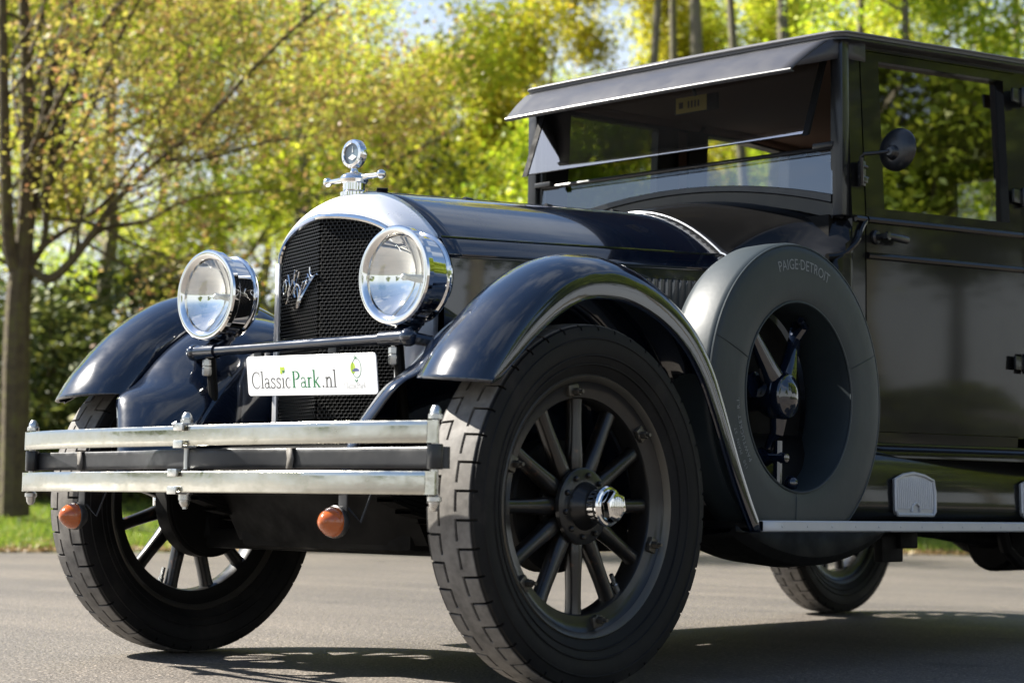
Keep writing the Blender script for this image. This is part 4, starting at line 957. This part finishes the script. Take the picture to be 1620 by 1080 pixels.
for s in (-1, 1):
    mb = MB()
    sheet(mb, s, 1.346, DY0 - .003, 1.285, ZT, .045); sheet(mb, s, 1.346, DY0 - .003, Z0, 1.285, .045)
    sheet(mb, s, DY0 - .003, DY1 + .003, 1.785, ZT, .05); sheet(mb, s, DY0 - .003, DY1 + .003, Z0 - .035, Z0 + .002, .05)
    sheet(mb, s, DY1 + .003, 2.32, Z0, ZT, .05)
    frame_panel(mb, s, 2.32, 3.02, Z0, ZT, 2.38, 2.95, 1.306, 1.757)
    sheet(mb, s, 3.02, YB, Z0, ZT, .05)
    mb.build("cabin_side", body_paint, cab, angle=30, merge=False)
    mb = MB()
    for a, b in ((2.38, 2.95),):
        mb.add([(s * (sx(y) - .045 - .022 * max(0, (z - 1.3) / .5)), y, zz(z, y)) for y, z in ((a - .01, 1.296), (b + .01, 1.296), (b + .01, 1.767), (a - .01, 1.767))], [(0, 1, 2, 3)])
    mb.build("quarter_glass", glass, cab)
    # door
    mb = MB(); frame_panel(mb, s, DY0, DY1, Z0 + .004, 1.782, 1.502, 2.178 if s > 0 else 2.06, 1.309, 1.756, .030, .002)
    dr = mb.build("door", body_paint, car, angle=30, merge=False)
    mb = MB()
    for z in (1.2725, 1.166): mb.tube([(s * (sx(y) + .003), y, zz(z, y)) for y in np.linspace(DY0 + .001, DY1 - .001, 12)], [.0105] * 12, 8, flat=1)
    ml = mb.build("door_moulding", body_paint, dr)
    mb = MB(); mb.add([(s * (sx(y) - .024 - .022 * max(0, (z - 1.3) / .5)), y, zz(z, y)) for y, z in ((1.49, 1.299), (2.19, 1.299), (2.19, 1.766), (1.49, 1.766))], [(0, 1, 2, 3)]); mb.build("door_glass", tint_glass, dr)
    mb = MB(); y0 = 1.455; x0 = s * (sx(y0) + .002); z0 = zz(1.222, y0)
    mb.lathe([(0, .012), (.016, .011), (.021, .006), (.022, 0)], (s, 0, 0), (x0, y0, z0), seg=20); mb.lathe([(.009, 0), (.009, .03), (.012, .034), (.012, .048), (0, .05)], (s, 0, 0), (x0, y0, z0), seg=14)
    mb.tube([(x0 + s * .040, y0 - .012, z0), (x0 + s * .041, y0 + .03, z0 + .001), (x0 + s * .041, y0 + .07, z0 + .001), (x0 + s * .038, y0 + .115, z0 + .002)], [.009, .011, .0125, .012], 12)
    mb.build("door_handle", trim_paint, dr)
    for z in (1.705, 1.39, .875):
        mb = MB(); y = DY1 + .002; mb.lathe([(0, -.032), (.011, -.032), (.0125, -.028), (.0125, .028), (.011, .032), (0, .032)], 'z', (s * (sx(y) + .012), y, zz(z, y)), seg=14)
        mb.box((s * (sx(y) + .006), y - .035, zz(z, y)), (.010, .06, .044), .003); mb.box((s * (sx(y) + .006), y + .03, zz(z, y)), (.010, .05, .044), .003)
        mb.build("door_hinge", trim_paint, dr)
    # belt mouldings further back, sill moulding
    mb = MB()
    for z in (1.2725, 1.166): mb.tube([(s * (sx(y) + .003), y, zz(z, y)) for y in np.linspace(DY1 + .005, YB - .05, 14)], .0105, 8)
    mb.tube([(s * .631, y, zz(1.2725, y)) for y in np.linspace(1.352, DY0 - .004, 4)], .0095, 8)
    mb.tube([(s * (sx(y) - .006), y, zz(.612, y)) for y in np.linspace(1.35, YB - .05, 20)], .006, 8)
    mb.build("belt_moulding", body_paint, cab)
    mb = MB(); mb.grid([[(s * (sx(y) - .018), y, zz(.613, y)), (s * (sx(y) - .02), y, zz(.575, y)), (s * (sx(y) - .10), y, zz(.57, y))] for y in np.linspace(1.3, YB, 12)]); mb.build("sill", body_paint, cab, solid=.003)
# back wall, floor, inside
mb = MB()
bx = sx(YB) - .002
for x0, x1, z0, z1 in ((-bx, bx, Z0, 1.45), (-bx, bx, 1.72, ZT + .02), (-bx, -.36, 1.45, 1.72), (.36, bx, 1.45, 1.72)):
    mb.box(((x0 + x1) / 2, YB + .02, zz((z0 + z1) / 2, 2.6)), (x1 - x0 + .0, .04, (z1 - z0) * 1.074), 0)
mb.build("back_panel", body_paint, cab, merge=False)
MB().add([(-.37, YB + .02, zz(1.44, 2.6)), (.37, YB + .02, zz(1.44, 2.6)), (.37, YB + .02, zz(1.73, 2.6)), (-.37, YB + .02, zz(1.73, 2.6))], [(0, 1, 2, 3)]).build("rear_glass", glass, cab)
mb = MB(); mb.box((0, 2.48, .60), (1.2, 2.54, .03), 0); mb.box((0, 1.32, .95), (1.14, .03, .66), 0); mb.build("cabin_floor", under, cab)
for y, wdt in ((2.12, 1.16), (3.30, 1.2)):
    mb = MB(); mb.box((0, y, .90), (wdt, .50, .20), .05); mb.box((0, y + .27, 1.12), (wdt, .15, .46), .05, Matrix.Rotation(R(-12), 3, 'X')); mb.build("seat", leather, cab)
mb = MB(); rr_ = []
ctr = Vector((.30, 1.72, 1.20)); ax = Vector((0, -.75, -.62)).normalized(); U = Vector((1, 0, 0)); V = ax.cross(U)
ringp = [ctr + (U * math.cos(a) + V * math.sin(a)) * .20 for a in np.linspace(0, 2 * PI, 40)]; mb.tube(ringp, .013, 8, cap=False)
for a in (PI / 2, PI * 7 / 6, PI * 11 / 6): mb.tube([ctr, ctr + (U * math.cos(a) + V * math.sin(a)) * .2], .009, 6)
mb.tube([ctr, ctr + ax * .6], .018, 8); mb.build("steering_wheel", trim_paint, cab)

# ---- roof -----------------------------------------------------------------------
def roof_outline(o=0.):
    pts = []; yf = 1.296 - o
    left = []
    left.append((.0, yf - .012)); left += [(x, yf - .012 * (1 - (x / .6) ** 2)) for x in np.linspace(.06, .54, 9)]
    for k in range(7): a = R(-90 + 90 * k / 6); left.append((.573 + o + .05 * math.cos(a), yf + .05 + .05 * math.sin(a)))
    for y in np.linspace(1.42, 3.62, 18): left.append((sx(y) + .002 + o - .0, y))
    for k in range(1, 9): a = R(90 * k / 8); left.append((sx(3.62) - .18 + o + .18 * math.cos(a), 3.62 + (.20 + o) * math.sin(a)))
    left.append((0, 3.82 + o))
    return left
def roof_ring(o, z, crown=0., sc=1.0):
    l = roof_outline(o); full = l + [(-x, y) for x, y in reversed(l[1:-1])]
    return [(x * sc, 2.5 + (y - 2.5) * sc, zz(z, y) + crown * max(0, 1 - (x / .72) ** 2)) for x, y in full]
def fan(mb, ring, flip=False):
    n = len(ring); c = np.mean(np.array(ring), 0); mb.add(ring + [tuple(c)], [(i, (i + 1) % n, n) for i in range(n)])
mb = MB(); rings = [roof_ring(-.03, 1.797), roof_ring(.004, 1.799), roof_ring(.010, 1.803), roof_ring(.010, 1.809), roof_ring(.004, 1.8115)]
mb.grid(rings, closed_v=True); gut = mb.build("roof_gutter", trim_paint, cab, angle=50)
mb = MB(); rings = [roof_ring(-.01, 1.8118), roof_ring(.002, 1.814), roof_ring(.0045, 1.822), roof_ring(.000, 1.829), roof_ring(-.012, 1.834), roof_ring(-.03, 1.838, .004), roof_ring(0, 1.842, .012, .86), roof_ring(0, 1.842, .022, .6), roof_ring(0, 1.842, .028, .3)]
mb.grid(rings, closed_v=True); fan(mb, rings[-1]); roof = mb.build("roof", roof_cloth, car, angle=60)
mb = MB(); mb.tube([(x, y, z) for x, y, z in roof_ring(.0055, 1.8255)] + [roof_ring(.0055, 1.8255)[0]], .0035, 6, cap=False); mb.build("roof_piping", roof_cloth, roof)
mb = MB(); r0 = roof_ring(-.05, 1.788); fan(mb, r0); mb.build("headlining", brown_cloth, cab)
for s in (-1, 1):
    for y0, y1 in ((1.42, 2.30), (2.33, 3.0), (3.05, 3.7)):
        MB().grid([[(s * (sx(y) - .055 - .02), y, zz(1.765, y)), (s * (sx(y) - .075 - .02), y, zz(1.787, y))] for y in np.linspace(y0, y1, 6)]).build("trim_board", brown_cloth, cab, solid=.003)
    for y0, y1 in ((2.19, 2.37), (2.96, 3.11)):
        MB().grid([[(s * (sx(y) - .052), y, zz(z, y)) for z in (1.30, 1.5, 1.76)] for y in (y0, y1)]).build("trim_board", brown_cloth, cab, solid=.003)

# ---- windscreen ------------------------------------------------------------------
ws = empty("windscreen", (0, 0, 0)); ws.parent = car
mb = MB()
for s in (-1, 1): mb.box((s * .597, 1.328, 1.535), (.036, .038, .520), .005); mb.box((s * .571, 1.336, 1.545), (.014, .022, .49), .003)
mb.box((0, 1.327, 1.778), (1.20, .044, .042), .004)
mb.build("windscreen_pillar_frame", trim_paint, ws)
mb = MB()
xs = np.linspace(-.577, .577, 33)
mb.grid([[(x, 1.316, cowl_top(x) - .01), (x, 1.314, lerp(cowl_top(x), glass_low(x), .55)), (x, 1.307, lerp(cowl_top(x), glass_low(x), .62)), (x, 1.307, glass_low(x) - .002), (x, 1.310, glass_low(x)), (x, 1.334, glass_low(x)), (x, 1.338, cowl_top(x) - .01)] for x in xs], closed_v=True); mb.build("lower_frame", trim_paint, ws)
ZBAR = 1.482
mb = MB(); mb.grid([[(x, 1.318 + (lerp(glass_low(x) - .004, ZBAR, t) - 1.33) * .085, lerp(glass_low(x) - .004, ZBAR, t)) for t in np.linspace(0, 1, 5)] for x in xs]); mb.build("lower_glass", glass, ws)
mb = MB(); mb.tube([(-.572, 1.327, ZBAR), (.572, 1.327, ZBAR)], .0065, 8)
for s in (-1, 1): mb.box((s * .548, 1.316, ZBAR + .006), (.07, .02, .016), .003)
mb.build("division_bar", trim_paint, ws)
# upper pane swung out at the bottom
hz, hy = 1.752, 1.318; a_ = R(21.5); ln = .262
def up(x, t, o=0): return (x, hy - math.sin(a_) * ln * t - math.cos(a_) * o, hz - math.cos(a_) * ln * t + math.sin(a_) * o * -1)
mb = MB()
for s in (-1, 1): mb.grid([[up(s * (.548 + a), t, b) for a, b in ((-.012, .004), (.008, .006), (.008, -.008), (-.012, -.006))] for t in (-.03, .5, 1.02)], closed_v=True)
mb.tube([up(-.54, 0), up(.54, 0)], .008, 8); mb.tube([up(-.54, 1), up(.54, 1)], .0018, 6)
mb.build("upper_frame", under, ws)
MB().add([up(-.54, 0), up(.54, 0), up(.54, 1), up(-.54, 1)], [(0, 1, 2, 3)]).build("upper_glass", pane_glass, ws)
# inside mirror with a paper sticker
mb = MB(); mb.box((.02, 1.40, 1.70), (.17, .012, .055), .005); mb.tube([(.02, 1.40, 1.72), (.02, 1.37, 1.765)], .006, 8); im = mb.build("inside_mirror", trim_paint, ws)
mb = MB(); mb.box((.005, 1.3925, 1.70), (.12, .002, .05), 0); mb.build("paper_sticker", sticker_mat, ws)
mb = MB()
for k, h in enumerate((.022, .022, .022, .02)): mb.box((-.005 + k * .013, 1.391, 1.70), (.006, .001, h), 0)
mb.box((-.035, 1.391, 1.70), (.016, .001, .02), 0); mb.build("sticker_print", leather, ws)
# ---- visor -----------------------------------------------------------------------
mb = MB(); T0, T1 = [], []
prof = [(1.290, 1.797), (1.262, 1.786), (1.20, 1.742), (1.140, 1.693), (1.130, 1.682), (1.134, 1.674), (1.143, 1.676)]
for x in np.linspace(-1, 1, 25):
    row = []
    for i, (y, z) in enumerate(prof):
        t = min(1, (1.29 - y) / .155); hw = lerp(.596, .556, t); row.append((x * hw, y - .010 * (1 - x * x), z))
    T0.append(row)
mb.grid(T0)
for s in (-1, 1):
    e = [(s * .596, 1.290, 1.797), (s * .588, 1.262, 1.786), (s * .572, 1.20, 1.742), (s * .556, 1.140, 1.693)]
    B1 = [(s * .618, 1.36, 1.80), (s * .617, 1.355, 1.782), (s * .613, 1.345, 1.764), (s * .603, 1.325, 1.744)]
    B2 = [(s * .6315, 1.410, 1.80), (s * .6315, 1.410, 1.782), (s * .6315, 1.410, 1.764), (s * .6315, 1.410, 1.744)]
    mb.grid([e, [tuple((np.array(p) + np.array(q)) / 2 + np.array([0, 0, -.002])) for p, q in zip(e, B1)], B1, B2])
mb.tube([(x * .556, 1.131 - .010 * (1 - x * x), 1.681) for x in np.linspace(-1, 1, 25)], .0055, 8)
mb.build("sun_visor", visor_mat, car, angle=25, solid=.004)
# ---- door mirror -----------------------------------------------------------------
mc = Vector((.742, 1.395, 1.466)); aim = Vector((-.12, -1, .05)).normalized()
mb = MB(); mb.lathe([(0, .016), (.03, .014), (.05, .008), (.060, 0), (.0635, -.006), (.0635, -.012), (.060, -.014)], aim, mc, seg=44)
mb.lathe([(0, .034), (.012, .033), (.018, .028), (.020, .018), (.024, .012)], aim, mc + Vector((0, 0, -.012)), seg=20)
mb.tube([(.633, 1.383, 1.375), (.642, 1.370, 1.375), (.648, 1.362, 1.40), (.650, 1.355, 1.447), (.662, 1.352, 1.455), (.70, 1.362, 1.455), tuple(mc + aim * .03 + Vector((0, 0, -.012)))], [.006, .006, .006, .006, .0055, .0055, .0065], 10)
mb.box((.634, 1.383, 1.405), (.014, .026, .075), .004); mb.box((.642, 1.383, 1.385), (.012, .03, .018), .004); mb.tube([(.642, 1.36, 1.392), (.642, 1.405, 1.392)], .005, 8); mb.tube([(.642, 1.36, 1.425), (.642, 1.40, 1.425)], .005, 8)
dm = mb.build("door_mirror", trim_paint, car)
MB().lathe([(0, -.0145), (.0605, -.0145)], aim, mc, seg=40).build("mirror_glass", mirror_mat, dm)
# ---- spare wheel -------------------------------------------------------------------
SC = Vector((.665, .884, .718)); RO = .412
prof = [(.252, .082), (.262, .0865), (.30, .0885), (.35, .0885), (.385, .0870), (.401, .083), (.4085, .076), (RO, .066), (RO + .0012, .02), (RO - .001, -.030), (.400, -.056), (.375, -.068), (.30, -.070), (.255, -.066), (.249, -.05), (.247, .06)]
spw = MB().lathe(prof, 'x', SC, seg=112, close=True).build("spare_wheel", vinyl, car, angle=45)
mb = MB()
for r, x in ((.4045, .0805), (.2535, .0840)):
    ring = [SC + Vector((x, r * math.cos(a), r * math.sin(a))) for a in np.linspace(0, 2 * PI, 97)]; mb.tube(ring, .0035, 6, cap=False)
for a in (20, 160, 265):
    mb.tube([SC + Vector((interp(r, [.25, .262, .30, .35, .385, .402], [.0825, .0870, .0888, .0888, .0872, .0830]), r * math.cos(R(a)), r * math.sin(R(a)))) for r in np.linspace(.256, .40, 9)], .0016, 5)
mb.build("cover_piping", vinyl, spw)
def text_mesh(body, size, sp=1.0):
    cu = bpy.data.curves.new("t", 'FONT'); cu.body = body; cu.size = size; cu.space_character = sp; cu.align_x = 'CENTER'; cu.resolution_u = 3
    ob = bpy.data.objects.new("t", cu); me = bpy.data.meshes.new_from_object(ob); bpy.data.objects.remove(ob); bpy.data.curves.remove(cu); return me
def arc_text(body, size, rad, mid, inward, name, m, hollow=False, sp=1.0, xs_=1.0):
    me = text_mesh(body, size, sp); me.name = name
    for v in me.vertices:
        x, y = v.co.x * xs_, v.co.y
        # viewed from +x the car's +y runs to the right
        if not inward: r = rad + y; a = R(mid) - x / rad
        else: r = rad - y; a = R(mid) + x / rad
        fx = interp(r, [.25, .262, .30, .35, .385, .402], [.0825, .0870, .0888, .0888, .0872, .0830]) + .0008
        v.co = SC + Vector((fx, r * math.cos(a), r * math.sin(a)))
    me.materials.clear(); me.materials.append(m); o = bpy.data.objects.new(name, me); COL.objects.link(o); o.parent = spw; return o
arc_text("PAIGE\u00b7DETROIT", .040, .340, 88, False, "cover_lettering", print_grey, sp=1.0, xs_=.86)
arc_text("PAWTUCKET  R.I.", .019, .288, 200, False, "small_lettering", print_grey, sp=1.15)
arc_text("130   MAIN  ST.", .015, .315, 207, False, "small_lettering", print_grey, sp=1.2)
# carrier inside the spare: three arms on a domed lock
bc = SC + Vector((.015, .0, .004)); mb = MB()
rows = []
for r, a in ((0, .052), (.022, .049), (.038, .041), (.044, .036), (.049, .034), (.054, .026), (.057, .0), (.050, -.03), (.034, -.06), (.034, -.16), (0, -.16)):
    rows.append([bc + Vector((a, r * math.cos(t), r * 1.16 * math.sin(t))) for t in np.linspace(0, 2 * PI, 33)[:-1]])
mb.grid(rows, closed_v=True)
for a, l, r0, r1 in ((57, .245, .030, .017), (121, .245, .030, .017), (269, .14, .024, .013)):
    d = Vector((0, math.cos(R(a)), math.sin(R(a)))); mb.tube([bc + d * .03, bc + d * .06, bc + d * .10 + Vector((-.005, 0, 0)), bc + d * (l * .8) + Vector((-.02, 0, 0)), bc + d * l + Vector((-.03, 0, 0))], [r0 * 1.1, r0, r0 * .8, r1, r1], 12, flat=.8)
d = Vector((0, -.02, -1)).normalized(); mb.tube([bc + d * .12, bc + d * .24], [.012, .0125], 10); mb.lathe([(0, .03), (.012, .028), (.015, .02), (.015, -.02), (.03, -.05)], 'x', bc + d * .165, seg=14)
mb.sphere(tuple(bc + Vector((.01, .045, -.232))), .020); mb.tube([bc + Vector((-.04, -.055, .03)), bc + Vector((-.18, -.055, .03))], .035, 14)
d = Vector((0, math.cos(R(57)), math.sin(R(57)))); mb.tube([bc + d * .20 + Vector((-.02, 0, 0)), bc + d * .236 + Vector((.004, -.012, 0)), bc + d * .236 + Vector((.018, -.05, .014))], [.018, .015, .009], 8)
mb.build("spare_carrier", paint, spw)
MB().lathe([(0, -.003), (.244, -.003), (.2475, 0), (.244, .003), (0, .003)], 'x', SC + Vector((-.078, 0, 0)), seg=48).build("hole_shade_disc", under, spw)  # added black disc, stands in for the shade seen through the spare's hole
